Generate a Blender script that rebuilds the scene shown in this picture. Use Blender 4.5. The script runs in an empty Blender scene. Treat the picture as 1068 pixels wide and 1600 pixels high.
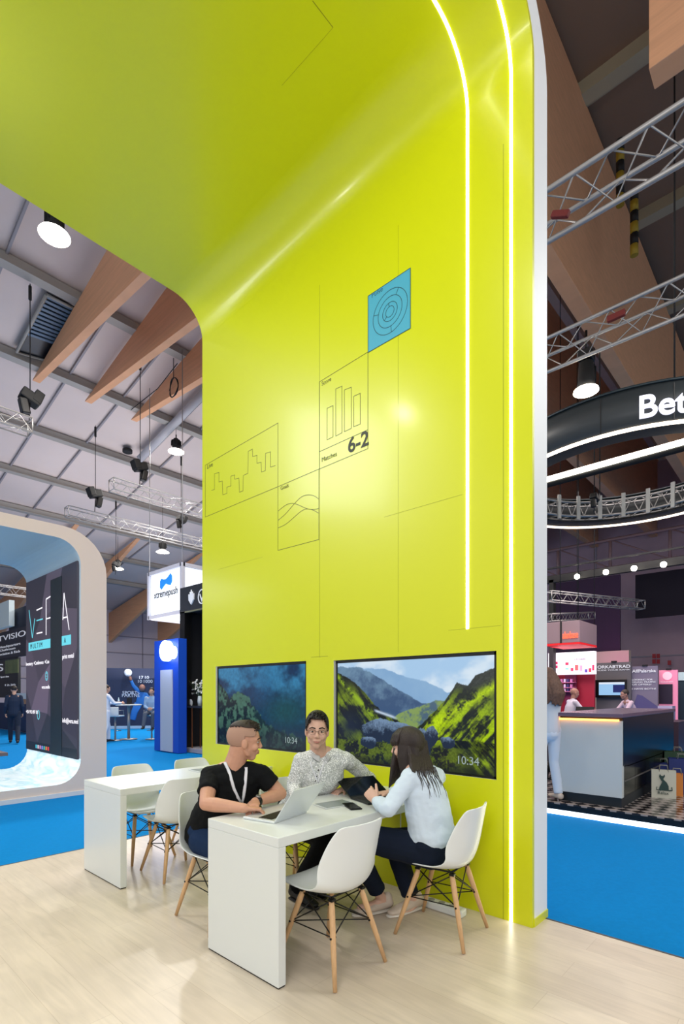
import bpy, bmesh, math, random
import numpy as np
from mathutils import Vector, Matrix, Euler
random.seed(7)
PI = math.pi
scn = bpy.context.scene
COL = scn.collection

# ------------------------------------------------------------------ camera, world, lights, exposure
FPX, EYE, CX, HY = 814.0, 1.46, 534.0, 1085.0          # focal length in pixels, eye height, principal column, horizon row (1068x1600 frame)
FWD = Vector((.7373, .6753, 0)).normalized()
RGT = Vector((FWD.y, -FWD.x, 0))
cam_d = bpy.data.cameras.new('camera')
cam = bpy.data.objects.new('camera', cam_d); COL.objects.link(cam); scn.camera = cam
cam_d.sensor_fit = 'VERTICAL'; cam_d.sensor_height = 36; cam_d.sensor_width = 24
cam_d.lens = FPX/1600*36
cam_d.shift_y = (HY-800)/1600
cam_d.clip_end = 300
cam.location = (0, 0, EYE)
cam.rotation_euler = (PI/2, 0, math.atan2(FWD.y, FWD.x)-PI/2)

w = bpy.data.worlds.new('hall_air'); scn.world = w; w.use_nodes = True
w.node_tree.nodes['Background'].inputs[0].default_value = (1, .975, .965, 1)
w.node_tree.nodes['Background'].inputs[1].default_value = .85
scn.view_settings.view_transform = 'Standard'; scn.view_settings.look = 'None'
scn.view_settings.gamma = 1; scn.view_settings.use_curve_mapping = False
scn.view_settings.exposure = -0.1

def area_light(name, loc, target, size, power, color=(1, 1, 1), size_y=None, spread=None):
    d = bpy.data.lights.new(name, 'AREA'); d.energy = power; d.color = color; d.size = size
    if size_y: d.shape = 'RECTANGLE'; d.size_y = size_y
    if spread: d.spread = spread
    o = bpy.data.objects.new(name, d); COL.objects.link(o); o.location = loc
    o.rotation_euler = (Vector(target)-Vector(loc)).to_track_quat('-Z', 'Y').to_euler()
    return o
area_light('added_fill_behind_camera', (-3.5, -1.5, 4.6), (2.6, 2.8, 1.2), 2.2, 175, (1, .97, .94))  # added fill lamp out of view, brightens the tables and lime wall
area_light('hall_light_left_aisle', (-1.5, 7.2, 6.2), (2.5, 3.0, 0.6), 2.0, 150, (.95, .97, 1))
area_light('booth_spot', (0.35, 4.35, 5.45), (2.9, 2.6, 1.2), .16, 14, (1, .97, .9))
area_light('booth_spot_near', (0.9, 1.9, 5.5), (2.3, 2.3, .7), .25, 20, (1, .98, .95))
area_light('added_roof_fill', (9, 17, 2.6), (9, 18, 12), 9, 720, (1, .89, .83))  # added upward fill in open air, warms and brightens the roof
area_light('added_fill_back', (11, 20, 8.2), (11, 20, 0), 7, 380, (1, .92, .86))  # added broad fill that brightens the far carpet and booths
area_light('added_fill_middle', (6.0, 8.5, 8.6), (5, 8.3, 0), 4, 430, (1, .94, .88))  # added overhead fill for the middle of the hall
area_light('added_fill_right', (7.0, -1.5, 6.0), (4.8, 1.0, 1.5), 3, 170, (1, .97, .93))  # added lamp aimed at the arch to brighten its white edge
area_light('added_fill_far_right', (13.5, 3.5, 6.5), (15, 4, 0), 4, 300, (1, .9, .88))  # added fill over the dim booths at far right
area_light('bar_glow', (11.5, 3.0, 4.9), (11.5, 2.5, 0), 2.2, 90, (1, .85, .9))

# ------------------------------------------------------------------ helpers
def ray(px, py):
    a = (px-CX)/FPX
    return Vector((FWD.x+a*RGT.x, FWD.y+a*RGT.y, -(py-HY)/FPX))
def on(px, py, X=None, Y=None, Z=None, D=None):
    """point of the place seen at a pixel, on a real plane (X, Y or Z constant) or at a depth"""
    v = ray(px, py)
    t = X/v.x if X is not None else Y/v.y if Y is not None else (Z-EYE)/v.z if Z is not None else D
    return Vector((v.x*t, v.y*t, EYE+v.z*t))
def on_roof(px, py, dz=0):
    v = ray(px, py); t = (12.98+dz-EYE)/(v.z+.18*v.y)
    return Vector((v.x*t, v.y*t, EYE+v.z*t))
def roof_z(y): return 12.98-.18*y

def srgb(r, g, b):
    f = lambda c: c/12.92 if c <= .04045 else ((c+.055)/1.055)**2.4
    return (f(r), f(g), f(b), 1)
MATS = {}
def mat(name, col=(.5, .5, .5), rough=.5, metal=0., emit=0., noise=0., nscale=20., bump=0., bscale=60., coat=0., spec=.5, stretch=None, ecol=None):
    if name in MATS: return MATS[name]
    m = bpy.data.materials.new(name); m.use_nodes = True; nt = m.node_tree; b = nt.nodes['Principled BSDF']
    c = srgb(*col)
    b.inputs['Base Color'].default_value = c; b.inputs['Roughness'].default_value = rough; b.inputs['Metallic'].default_value = metal
    b.inputs['Specular IOR Level'].default_value = spec
    if coat: b.inputs['Coat Weight'].default_value = coat; b.inputs['Coat Roughness'].default_value = .15
    if emit:
        b.inputs['Emission Color'].default_value = srgb(*(ecol or col)); b.inputs['Emission Strength'].default_value = emit
    if noise or bump:
        tc = nt.nodes.new('ShaderNodeTexCoord'); src = tc.outputs['Object']
        if stretch:
            mp = nt.nodes.new('ShaderNodeMapping'); mp.inputs['Scale'].default_value = stretch
            nt.links.new(src, mp.inputs['Vector']); src = mp.outputs['Vector']
    if noise:
        n = nt.nodes.new('ShaderNodeTexNoise'); n.inputs['Scale'].default_value = nscale; n.inputs['Detail'].default_value = 4
        nt.links.new(src, n.inputs['Vector'])
        r = nt.nodes.new('ShaderNodeMapRange'); r.inputs['From Min'].default_value = .3; r.inputs['From Max'].default_value = .7
        r.inputs['To Min'].default_value = 1-noise; r.inputs['To Max'].default_value = 1+noise*.4
        nt.links.new(n.outputs['Fac'], r.inputs['Value'])
        mx = nt.nodes.new('ShaderNodeVectorMath'); mx.operation = 'SCALE'; mx.inputs[0].default_value = c[:3]
        nt.links.new(r.outputs['Result'], mx.inputs['Scale']); nt.links.new(mx.outputs['Vector'], b.inputs['Base Color'])
    if bump:
        n2 = nt.nodes.new('ShaderNodeTexNoise'); n2.inputs['Scale'].default_value = bscale; n2.inputs['Detail'].default_value = 3
        nt.links.new(src, n2.inputs['Vector'])
        bp = nt.nodes.new('ShaderNodeBump'); bp.inputs['Strength'].default_value = bump; bp.inputs['Distance'].default_value = .01
        nt.links.new(n2.outputs['Fac'], bp.inputs['Height']); nt.links.new(bp.outputs['Normal'], b.inputs['Normal'])
    MATS[name] = m
    return m
def picture_mat(name, strength):
    m = bpy.data.materials.new(name); m.use_nodes = True; nt = m.node_tree; b = nt.nodes['Principled BSDF']
    a = nt.nodes.new('ShaderNodeAttribute'); a.attribute_name = 'Col'
    b.inputs['Base Color'].default_value = (.01, .01, .01, 1); b.inputs['Roughness'].default_value = .12; b.inputs['Specular IOR Level'].default_value = .2
    nt.links.new(a.outputs['Color'], b.inputs['Emission Color']); b.inputs['Emission Strength'].default_value = strength
    return m

def tag(o, label=None, cat=None, group=None, kind=None):
    if label: o['label'] = label
    if cat: o['category'] = cat
    if group: o['group'] = group
    if kind: o['kind'] = kind
    return o
def thing(name, label, cat, loc=(0, 0, 0), rz=0, group=None):
    o = bpy.data.objects.new(name, None); COL.objects.link(o)
    o.empty_display_size = .1; o.location = loc; o.rotation_euler = (0, 0, rz)
    return tag(o, label, cat, group)
def local_of(o):
    M = Matrix.LocRotScale(o.location, o.rotation_euler, Vector((1, 1, 1)))
    return local_of(o.parent) @ M if o.parent else M
def obj(name, bm, m, parent=None, mods=None):
    """bm is given in world coordinates; stored relative to the parent, or to its own base when it is top-level"""
    bm.verts.ensure_lookup_table()
    o_loc = Vector((0, 0, 0))
    if parent is not None:
        bm.transform(local_of(parent).inverted())
        if len(bm.verts) and parent.type == 'MESH': pass
    elif len(bm.verts):
        xs = [v.co for v in bm.verts]
        lo = Vector([min(c[i] for c in xs) for i in range(3)]); hi = Vector([max(c[i] for c in xs) for i in range(3)])
        o_loc = Vector(((lo.x+hi.x)/2, (lo.y+hi.y)/2, lo.z))
        bm.transform(Matrix.Translation(-o_loc))
    me = bpy.data.meshes.new(name); bm.to_mesh(me); bm.free()
    o = bpy.data.objects.new(name, me); COL.objects.link(o)
    ms = m if isinstance(m, (list, tuple)) else [m]
    for x in ms: me.materials.append(x)
    if parent is not None: o.parent = parent
    else: o.location = o_loc
    for f in (mods or []): f(o)
    return o
def struct(name, bm, m, parent=None):
    o = obj(name, bm, m, parent)
    if parent is None: o['kind'] = 'structure'
    return o
def copy_tree(o, parent=None):
    c = o.copy(); COL.objects.link(c)
    if parent is not None: c.parent = parent
    for ch in list(o.children): copy_tree(ch, c)
    return c

def NB(): return bmesh.new()
def box(bm, c, s, bevel=0, M=None, mi=0, segs=2):
    r = bmesh.ops.create_cube(bm, size=1); vs = r['verts']
    bmesh.ops.scale(bm, vec=Vector(s), verts=vs)
    if bevel:
        es = list({e for v in vs for e in v.link_edges})
        rr = bmesh.ops.bevel(bm, geom=es, offset=bevel, segments=segs, profile=.5, affect='EDGES')
        vs = list({v for f in rr['faces'] for v in f.verts} | {v for v in vs if v.is_valid})
    if M is not None: bmesh.ops.transform(bm, matrix=M, verts=vs)
    bmesh.ops.translate(bm, vec=Vector(c), verts=vs)
    if mi:
        for f in {f for v in vs for f in v.link_faces}: f.material_index = mi
    return vs
def bx(bm, x0, x1, y0, y1, z0, z1, bevel=0, mi=0):
    return box(bm, ((x0+x1)/2, (y0+y1)/2, (z0+z1)/2), (abs(x1-x0), abs(y1-y0), abs(z1-z0)), bevel, mi=mi)
def frame_of(t, side=None):
    t = t.normalized()
    s = Vector(side) if side is not None else (Vector((0, 0, 1)) if abs(t.z) < .9 else Vector((1, 0, 0)))
    s = (s - t*s.dot(t))
    if s.length < 1e-5: s = t.orthogonal()
    s.normalize()
    return s, t.cross(s)
def tube(bm, pts, r, seg=8, cap='flat', side=None, mi=0):
    """lofted tube; r is one radius, a list, or a list of (a along side, b across)"""
    pts = [Vector(p) for p in pts]; n = len(pts)
    if not isinstance(r, (list, tuple)): r = [r]*n
    r = [x if isinstance(x, (list, tuple)) else (x, x) for x in r]
    rings = []
    def ring(c, s, b, ra, rb):
        return [bm.verts.new(c + s*(ra*math.cos(2*PI*k/seg)) + b*(rb*math.sin(2*PI*k/seg))) for k in range(seg)]
    fr = []
    prev = None
    for i in range(n):
        t = (pts[min(i+1, n-1)]-pts[max(i-1, 0)])
        if t.length < 1e-7: t = Vector((0, 0, 1))
        t.normalize()
        if side is not None or prev is None: s, b = frame_of(t, side)
        else: s, b = frame_of(t, prev)
        prev = s; fr.append((t, s, b))
    if cap == 'round':
        t, s, b = fr[0]; m = min(r[0])
        for a in (75, 45, 20):
            a = math.radians(a); rings.append(ring(pts[0]-t*m*math.sin(a), s, b, r[0][0]*math.cos(a), r[0][1]*math.cos(a)))
    for i in range(n): rings.append(ring(pts[i], fr[i][1], fr[i][2], *r[i]))
    if cap == 'round':
        t, s, b = fr[-1]; m = min(r[-1])
        for a in (20, 45, 75):
            a = math.radians(a); rings.append(ring(pts[-1]+t*m*math.sin(a), s, b, r[-1][0]*math.cos(a), r[-1][1]*math.cos(a)))
    for i in range(len(rings)-1):
        A, B = rings[i], rings[i+1]
        for k in range(seg):
            f = bm.faces.new((A[k], A[(k+1) % seg], B[(k+1) % seg], B[k])); f.smooth = True; f.material_index = mi
    if cap:
        f = bm.faces.new(rings[0][::-1]); f.material_index = mi
        f = bm.faces.new(rings[-1]); f.material_index = mi
    return rings
def ball(bm, c, r, M=None, seg=16, mi=0):
    if not isinstance(r, (list, tuple)): r = (r, r, r)
    q = bmesh.ops.create_uvsphere(bm, u_segments=seg, v_segments=max(6, seg*2//3), radius=1); vs = q['verts']
    bmesh.ops.scale(bm, vec=Vector(r), verts=vs)
    if M is not None: bmesh.ops.transform(bm, matrix=M, verts=vs)
    bmesh.ops.translate(bm, vec=Vector(c), verts=vs)
    for f in {f for v in vs for f in v.link_faces}: f.smooth = True; f.material_index = mi
def poly(bm, pts, mi=0):
    f = bm.faces.new([bm.verts.new(Vector(p)) for p in pts]); f.material_index = mi; return f
def prism(bm, pts, off, mi=0):
    """closed polygon pushed along off"""
    off = Vector(off); A = [bm.verts.new(Vector(p)) for p in pts]; B = [bm.verts.new(Vector(p)+off) for p in pts]; n = len(A)
    fs = [bm.faces.new(A[::-1]), bm.faces.new(B)]
    for k in range(n): fs.append(bm.faces.new((A[k], A[(k+1) % n], B[(k+1) % n], B[k])))
    for f in fs: f.material_index = mi
def ribbon(bm, pts, wdt, nrm, thick=.001, closed=False, mi=0):
    """flat line of width wdt lying in the plane with normal nrm, with a little thickness"""
    pts = [Vector(p) for p in pts]; nrm = Vector(nrm).normalized(); n = len(pts); L = []
    for i in range(n):
        a = pts[(i-1) % n] if (closed or i > 0) else pts[i]; c = pts[(i+1) % n] if (closed or i < n-1) else pts[i]
        d1 = (pts[i]-a); d2 = (c-pts[i])
        d1 = d1.normalized() if d1.length > 1e-9 else d2.normalized(); d2 = d2.normalized() if d2.length > 1e-9 else d1
        t = (d1+d2); t = t.normalized() if t.length > 1e-6 else d1
        s = nrm.cross(t).normalized(); k = max(.4, abs(nrm.cross(d1).dot(s)))
        L.append((bm.verts.new(pts[i]+s*wdt/2/k+nrm*thick), bm.verts.new(pts[i]-s*wdt/2/k+nrm*thick),
                  bm.verts.new(pts[i]-s*wdt/2/k), bm.verts.new(pts[i]+s*wdt/2/k)))
    for i in range(n if closed else n-1):
        A, B = L[i], L[(i+1) % n]
        for k in range(4):
            f = bm.faces.new((A[k], A[(k+1) % 4], B[(k+1) % 4], B[k])); f.material_index = mi
    if not closed:
        bm.faces.new(L[0]); bm.faces.new(L[-1][::-1])
def text_mesh(body, size, origin, xdir, ydir, m, parent=None, name='lettering', bold=0, align='LEFT', xs=1., ext=.002, label=None, spacing=1.):
    cu = bpy.data.curves.new('t', 'FONT'); cu.body = body; cu.size = size; cu.extrude = ext; cu.offset = bold; cu.align_x = align; cu.space_character = spacing
    t = bpy.data.objects.new('t', cu); COL.objects.link(t)
    dg = bpy.context.evaluated_depsgraph_get(); dg.update()
    me = bpy.data.meshes.new_from_object(t.evaluated_get(dg))
    bpy.data.objects.remove(t)
    X = Vector(xdir).normalized(); Y = Vector(ydir).normalized(); Z = X.cross(Y)
    M = Matrix(((X.x*xs, Y.x, Z.x, origin[0]), (X.y*xs, Y.y, Z.y, origin[1]), (X.z*xs, Y.z, Z.z, origin[2]), (0, 0, 0, 1)))
    bm = NB(); bm.from_mesh(me); bpy.data.meshes.remove(me); bm.transform(M)
    o = obj(name, bm, m, parent)
    if label: o['label'] = label
    return o
def fit_text(s, pxl, pxr, pybase, cap, X, m, parent, bold=0, name='lettering', rise=0):
    """word on a plane X = constant, as wide and as tall as the photographed word"""
    a, c = on(pxl, pybase, X=X), on(pxr, pybase, X=X); o = text_mesh(s, 1, (0, 0, 0), (1, 0, 0), (0, 1, 0), m, None, name, bold=bold, ext=.004)
    bm = NB(); bm.from_mesh(o.data); off = o.location.copy(); bpy.data.objects.remove(o)
    bm.transform(Matrix.Translation(off))
    xs = [v.co.x for v in bm.verts]; w0, w1 = min(xs), max(xs); h = cap*a.dot(FWD)/FPX/.70; wd = abs(a.y-c.y)/(w1-w0)
    for v in bm.verts:
        x, y, z = v.co; v.co = (X-.004-z, a.y-(x-w0)*wd, a.z+y*h)
    return obj(name, bm, m, parent)
def remesh(v, smooth=3, fac=.5):
    def f(o):
        m = o.modifiers.new('join', 'REMESH'); m.mode = 'VOXEL'; m.voxel_size = v; m.use_smooth_shade = True
        if smooth: s = o.modifiers.new('soft', 'SMOOTH'); s.iterations = smooth; s.factor = fac
    return f
from mathutils.bvhtree import BVHTree
def surface_of(o):
    dg = bpy.context.evaluated_depsgraph_get(); dg.update(); e = o.evaluated_get(dg); me = e.to_mesh(); M = local_of(o)
    t = BVHTree.FromPolygons([M @ v.co for v in me.vertices], [tuple(p.vertices) for p in me.polygons]); e.to_mesh_clear(); return t
def rest_on(t, px, py, off=.004, fallback=3.2):
    """point lying on the garment's surface"""
    v = ray(px, py); L = v.length; h = t.ray_cast(Vector((0, 0, EYE)), v.normalized())
    if h[0] is None: return on(px, py, D=fallback)
    return h[0]+h[1]*off
def wrinkle(strength, scale):
    def f(o):
        t = bpy.data.textures.new('folds', 'CLOUDS'); t.noise_scale = scale
        d = o.modifiers.new('folds', 'DISPLACE'); d.texture = t; d.strength = strength; d.mid_level = .5; d.texture_coords = 'LOCAL'
    return f
def grid_picture(name, o, ux, uy, nx, ny, rgb, m, parent):
    """flat picture: fine grid carrying one colour per point; rgb is (ny, nx, 3) linear, row 0 at the bottom"""
    me = bpy.data.meshes.new(name)
    o, ux, uy = Vector(o), Vector(ux), Vector(uy)
    M = local_of(parent).inverted(); o = M @ o; R = M.to_3x3(); ux = R @ ux; uy = R @ uy
    U, V = np.meshgrid(np.linspace(0, 1, nx), np.linspace(0, 1, ny))
    P = np.stack([o[i]+U*ux[i]+V*uy[i] for i in range(3)], -1).reshape(-1, 3)
    idx = np.arange(nx*ny).reshape(ny, nx)
    F = np.stack([idx[:-1, :-1], idx[:-1, 1:], idx[1:, 1:], idx[1:, :-1]], -1).reshape(-1, 4)
    me.vertices.add(len(P)); me.vertices.foreach_set('co', P.ravel())
    me.loops.add(F.size); me.loops.foreach_set('vertex_index', F.ravel().astype(np.int32))
    me.polygons.add(len(F)); me.polygons.foreach_set('loop_start', np.arange(0, F.size, 4, dtype=np.int32))
    me.update(calc_edges=True)
    ca = me.color_attributes.new(name='Col', type='FLOAT_COLOR', domain='POINT')
    ca.data.foreach_set('color', np.concatenate([rgb.reshape(-1, 3), np.ones((nx*ny, 1))], 1).astype(np.float32).ravel())
    me.materials.append(m)
    ob = bpy.data.objects.new(name, me); COL.objects.link(ob); ob.parent = parent
    return ob

WHITE = mat('white_laminate', (.865, .885, .88), .28, bump=.02, bscale=200)
YEL = mat('lime_yellow_lacquer', (.83, .855, .035), .34, bump=.01, bscale=3, spec=.5, coat=.25)
BLACK = mat('black_gloss', (.03, .03, .035), .35)
MATTEB = mat('matt_black', (.045, .045, .05), .65)
CHROME = mat('bare_aluminium', (.66, .65, .64), .4, metal=.7)
LED = mat('warm_white_led', (1, .97, .88), .4, emit=14)
LINE = mat('thin_dark_print', (.36, .38, .02), .5)
GLULAM = mat('glulam_timber', (.88, .65, .48), .6, noise=.10, nscale=3, stretch=(1, .3, 6))
# ------------------------------------------------------------------ the hall: floors, roof, walls
def wood_floor():
    m = bpy.data.materials.new('pale_oak_planks'); m.use_nodes = True; nt = m.node_tree; b = nt.nodes['Principled BSDF']
    tc = nt.nodes.new('ShaderNodeTexCoord')
    mp = nt.nodes.new('ShaderNodeMapping'); mp.inputs['Rotation'].default_value = (0, 0, PI/2)
    nt.links.new(tc.outputs['Object'], mp.inputs['Vector'])
    br = nt.nodes.new('ShaderNodeTexBrick'); br.inputs['Scale'].default_value = 1
    br.inputs['Brick Width'].default_value = 1.4; br.inputs['Row Height'].default_value = .19; br.inputs['Mortar Size'].default_value = .0012; br.offset = .37
    br.inputs['Color1'].default_value = srgb(.84, .79, .715); br.inputs['Color2'].default_value = srgb(.815, .76, .685); br.inputs['Mortar'].default_value = srgb(.75, .69, .61)
    nt.links.new(mp.outputs['Vector'], br.inputs['Vector'])
    mp2 = nt.nodes.new('ShaderNodeMapping'); mp2.inputs['Scale'].default_value = (9, .9, 1)
    nt.links.new(tc.outputs['Object'], mp2.inputs['Vector'])
    n = nt.nodes.new('ShaderNodeTexNoise'); n.inputs['Scale'].default_value = 2.2; n.inputs['Detail'].default_value = 6; n.inputs['Distortion'].default_value = 1.5
    nt.links.new(mp2.outputs['Vector'], n.inputs['Vector'])
    n2 = nt.nodes.new('ShaderNodeTexNoise'); n2.inputs['Scale'].default_value = 2.3; n2.inputs['Detail'].default_value = 3
    nt.links.new(tc.outputs['Object'], n2.inputs['Vector'])
    add = nt.nodes.new('ShaderNodeMath'); add.operation = 'ADD'
    nt.links.new(n.outputs['Fac'], add.inputs[0]); nt.links.new(n2.outputs['Fac'], add.inputs[1])
    r = nt.nodes.new('ShaderNodeMapRange'); r.inputs['From Min'].default_value = .65; r.inputs['From Max'].default_value = 1.25
    r.inputs['To Min'].default_value = .84; r.inputs['To Max'].default_value = 1.05
    nt.links.new(add.outputs[0], r.inputs['Value'])
    mx = nt.nodes.new('ShaderNodeVectorMath'); mx.operation = 'SCALE'
    nt.links.new(br.outputs['Color'], mx.inputs[0]); nt.links.new(r.outputs['Result'], mx.inputs['Scale'])
    nt.links.new(mx.outputs['Vector'], b.inputs['Base Color'])
    b.inputs['Roughness'].default_value = .33
    return m
b = NB(); bx(b, -7, 3.395, -7, 5.13, -.03, 0); struct('floor', b, wood_floor())
b = NB(); bx(b, -30, 48, -30, 60, -.2, -.012); struct('floor', b, mat('blue_carpet', (.02, .49, .76), .95, noise=.06, nscale=30, bump=.3, bscale=300, spec=.1))
b = NB(); bx(b, 3.393, 3.408, -7, 5.13, -.012, .002); bx(b, -7, 3.39, 5.128, 5.14, -.012, .002)
struct('trim_1', b, mat('edge_strip', (.25, .27, .28), .5))

# roof: sloping sheets on both sides
ROOF = mat('roof_membrane', (.82, .76, .73), .9, noise=.05, nscale=.6)
b = NB(); prism(b, [(-12, 5.2, roof_z(5.2)+.1), (-12, 40, roof_z(40)+.1), (-12, 40, roof_z(40)+.3), (-12, 5.2, roof_z(5.2)+.3)], (52, 0, 0)); struct('ceiling', b, ROOF)
b = NB(); bx(b, 3.8, 40, -14, 5.2, 12.45, 12.6)
struct('ceiling', b, mat('roof_deck_dark', (.58, .47, .38), .9, noise=.08, nscale=.5))
PURL = mat('grey_steel_purlin', (.62, .60, .57), .6)
b = NB()
for y in (7.5, 10.1, 12.7, 15.3, 18.0, 20.6, 23.2, 26, 29):
    bx(b, -6, 34, y-.09, y+.09, roof_z(y)-.12, roof_z(y)+.08)
    bx(b, -6, 34, y-.13, y+.13, roof_z(y)-.14, roof_z(y)-.11)
struct('trim_2', b, PURL)
b = NB()
for k, x in enumerate((1.6, 3.3, 5.5, 7.0, 9.6, 12.2, 15, 18, 21)):
    prism(b, [(x, 7, roof_z(7)+.02), (x, 34, roof_z(34)+.02), (x, 34, roof_z(34)+.1), (x, 7, roof_z(7)+.1)], (.05, 0, 0))
struct('trim_3', b, mat('thin_roof_rail', (.56, .54, .55), .6))
b = NB()
for x in (9.9, 13.4, 17, 21):
    bx(b, x-.13, x+.13, -10, 5, 12.2, 12.46); bx(b, x+.2, x+.28, -10, 5, 12.33, 12.46)
struct('trim_4', b, mat('beige_purlin', (.70, .66, .55), .6))
# white diagonal rafter and the gable behind it
b = NB(); p0, p1 = on_roof(220, 716, -.2), on_roof(330, 603, -.2)
tube(b, [p0, p1], .16, 4, side=(0, 0, 1)); struct('trim_5', b, mat('pale_rafter', (.72, .71, .72), .6))

# glulam beams
def glulam_fin(x, y0, y1, yd0, yd1, label):
    """fin along Y: tip at y0, growing to depth yd1 at y1"""
    b = NB(); s = 1 if y1 > y0 else -1
    prism(b, [(x-.09, y0, roof_z(y0)-.14), (x-.09, y0, roof_z(y0)-.14-yd0), (x-.09, y1, roof_z(y1)-.14-yd1), (x-.09, y1, roof_z(y1)-.14)], (.18, 0, 0))
    return tag(obj('timber_beam', b, GLULAM), label, 'beam', 'glulam roof beams on the left')
for x, l in ((4.85, 'tapered orange timber roof beam pointing at the roof window, leftmost of the three big ones'),
             (6.22, 'tapered orange timber roof beam, middle of the three big ones beside the lime arch'),
             (7.60, 'tapered orange timber roof beam with a coiled cable hanging below it')):
    glulam_fin(x, 15.75, 5.6, .02, 2.6, l)
for k, x in enumerate((8.7, 11.4, 14.8, 18.2)):
    glulam_fin(x, 23.2, 34, .02, 1.9, ['far tapered timber beam behind the white arch top', 'far tapered timber beam right of the white arch corner',
               'far timber beam above the glowing white box sign', 'farthest timber beam behind the white box sign'][k])
for k, (y, x0, l) in enumerate(((3.14, 4.2, 'huge deep timber beam running down the right edge beside the lime arch'),
                    (5.4, 4.6, 'deep timber beam behind the curved black sign ring, second from the front'),
                    (7.9, 8.0, 'deep timber beam beyond the black sign ring, third from the front'),
                    (10.4, 12.0, 'farthest deep timber beam beyond the circular truss'))):
    b = NB(); bx(b, x0, 34, y, y+.28, 8.6-.0*k, 12.25, .01)
    tag(obj('timber_beam', b, GLULAM), l, 'beam', 'deep timber beams on the right')
e = on(1013, 108, Z=8.6)
b = NB(); bx(b, e.x, e.x+.28, e.y-6, e.y, 8.6, 12.2, .01)
tag(obj('timber_beam', b, GLULAM), 'timber beam end cut off at the top right corner of the view', 'beam')

# far walls
WALLM = mat('hall_wall_panels', (.74, .70, .74), .8, noise=.05, nscale=.8)
b = NB(); bx(b, -12, 40, 34, 34.3, -.1, 7.2)
for z in (2.4, 3.1, 4.2, 5.3): bx(b, -12, 40, 33.95, 34, z-.03, z+.03, mi=1)
for x in range(-10, 38, 3): bx(b, x-.03, x+.03, 33.95, 34, 2.4, 7, mi=1)
struct('wall_back', b, [WALLM, mat('panel_joint', (.55, .52, .56), .8)])
b = NB(); bx(b, 27, 27.3, -14, 20, -.1, 12)
for z in (3.2, 5.5, 7.5): bx(b, 26.96, 27, -14, 20, z-.03, z+.03, mi=1)
for y in range(-12, 20, 4): bx(b, 26.96, 27, y-.03, y+.03, 0, 12, mi=1)
struct('wall_right', b, [mat('concrete_wall', (.66, .56, .60), .85, noise=.12, nscale=.9), MATS['panel_joint']])
# ------------------------------------------------------------------ the lime arch
XW, Y0, Y1, TH = 3.2, 1.32, 5.02, .235
def HC(y): return 5.80-(y-Y0)/(Y1-Y0)*.09
arch = thing('booth_arch', 'tall glossy lime yellow arch wall and canopy with white edge', 'booth arch', (XW, (Y0+Y1)/2, 0))
def prof(y, R, xw, top, x_end=-3.2, n=10):
    P = []
    for k in range(n+1):
        a = PI/2*k/n
        P.append((xw-R+R*math.cos(a), top-R+R*math.sin(a)))
    P.append((x_end, top))
    return P
TVS = [(1.56, 3.026, .900, 1.746), (3.363, 4.762, .932, 1.758)]
b = NB()
ys = sorted([Y0, Y1]+[t[0] for t in TVS]+[t[1] for t in TVS]); zs = [0]+sorted([t[2] for t in TVS]+[t[3] for t in TVS])
def inner_z(y): return HC(y)-.35
for i in range(len(ys)-1):
    for j in range(len(zs)):
        ya, yb = ys[i], ys[i+1]
        za = zs[j]; top = j == len(zs)-1
        ym = (ya+yb)/2
        if not top:
            zm = (zs[j]+zs[j+1])/2
            if any(t[0] < ym < t[1] and t[2] < zm < t[3] for t in TVS): continue
        z1a, z1b = (inner_z(ya), inner_z(yb)) if top else (zs[j+1], zs[j+1])
        poly(b, [(XW, yb, za), (XW, ya, za), (XW, ya, z1a), (XW, yb, z1b)], 0)
for ya, yb in zip(ys[:-1], ys[1:]):
    A = prof(ya, .35, XW, HC(ya)); B = prof(yb, .35, XW, HC(yb))
    for k in range(len(A)-1):
        f = poly(b, [(A[k][0], ya, A[k][1]), (A[k+1][0], ya, A[k+1][1]), (B[k+1][0], yb, B[k+1][1]), (B[k][0], yb, B[k][1])], 0)
        f.smooth = k < len(A)-2
bmesh.ops.remove_doubles(b, verts=b.verts[:], dist=1e-4)
# outer skin and the two end faces
for ya, yb in ((Y0, Y1),):
    A = [(XW+TH, 0)]+prof(ya, .62, XW+TH, HC(ya)+TH); B = [(XW+TH, 0)]+prof(yb, .62, XW+TH, HC(yb)+TH)
    for k in range(len(A)-1):
        f = poly(b, [(A[k][0], ya, A[k][1]), (B[k][0], yb, B[k][1]), (B[k+1][0], yb, B[k+1][1]), (A[k+1][0], ya, A[k+1][1])], 1); f.smooth = 0 < k < len(A)-2
for y, s in ((Y0, -1), (Y1, 1)):
    I = [(XW, 0)]+prof(y, .35, XW, HC(y)); E = [(XW+.028, 0)]+prof(y, .375, XW+.028, HC(y)+.028); O = [(XW+TH, 0)]+prof(y, .62, XW+TH, HC(y)+TH)
    for P, Q, mi in ((I, E, 0), (E, O, 1)):
        for k in range(len(P)-1):
            q = [(P[k][0], y, P[k][1]), (Q[k][0], y, Q[k][1]), (Q[k+1][0], y, Q[k+1][1]), (P[k+1][0], y, P[k+1][1])]
            poly(b, q if s < 0 else q[::-1], mi)
obj('arch_shell', b, [YEL, mat('white_edge_panel', (.94, .955, .95), .45)], arch)
b = NB(); bx(b, XW+.02, XW+TH+.004, Y0-.006, Y0, 0, .05); obj('plinth_strip', b, YEL, arch)
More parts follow.
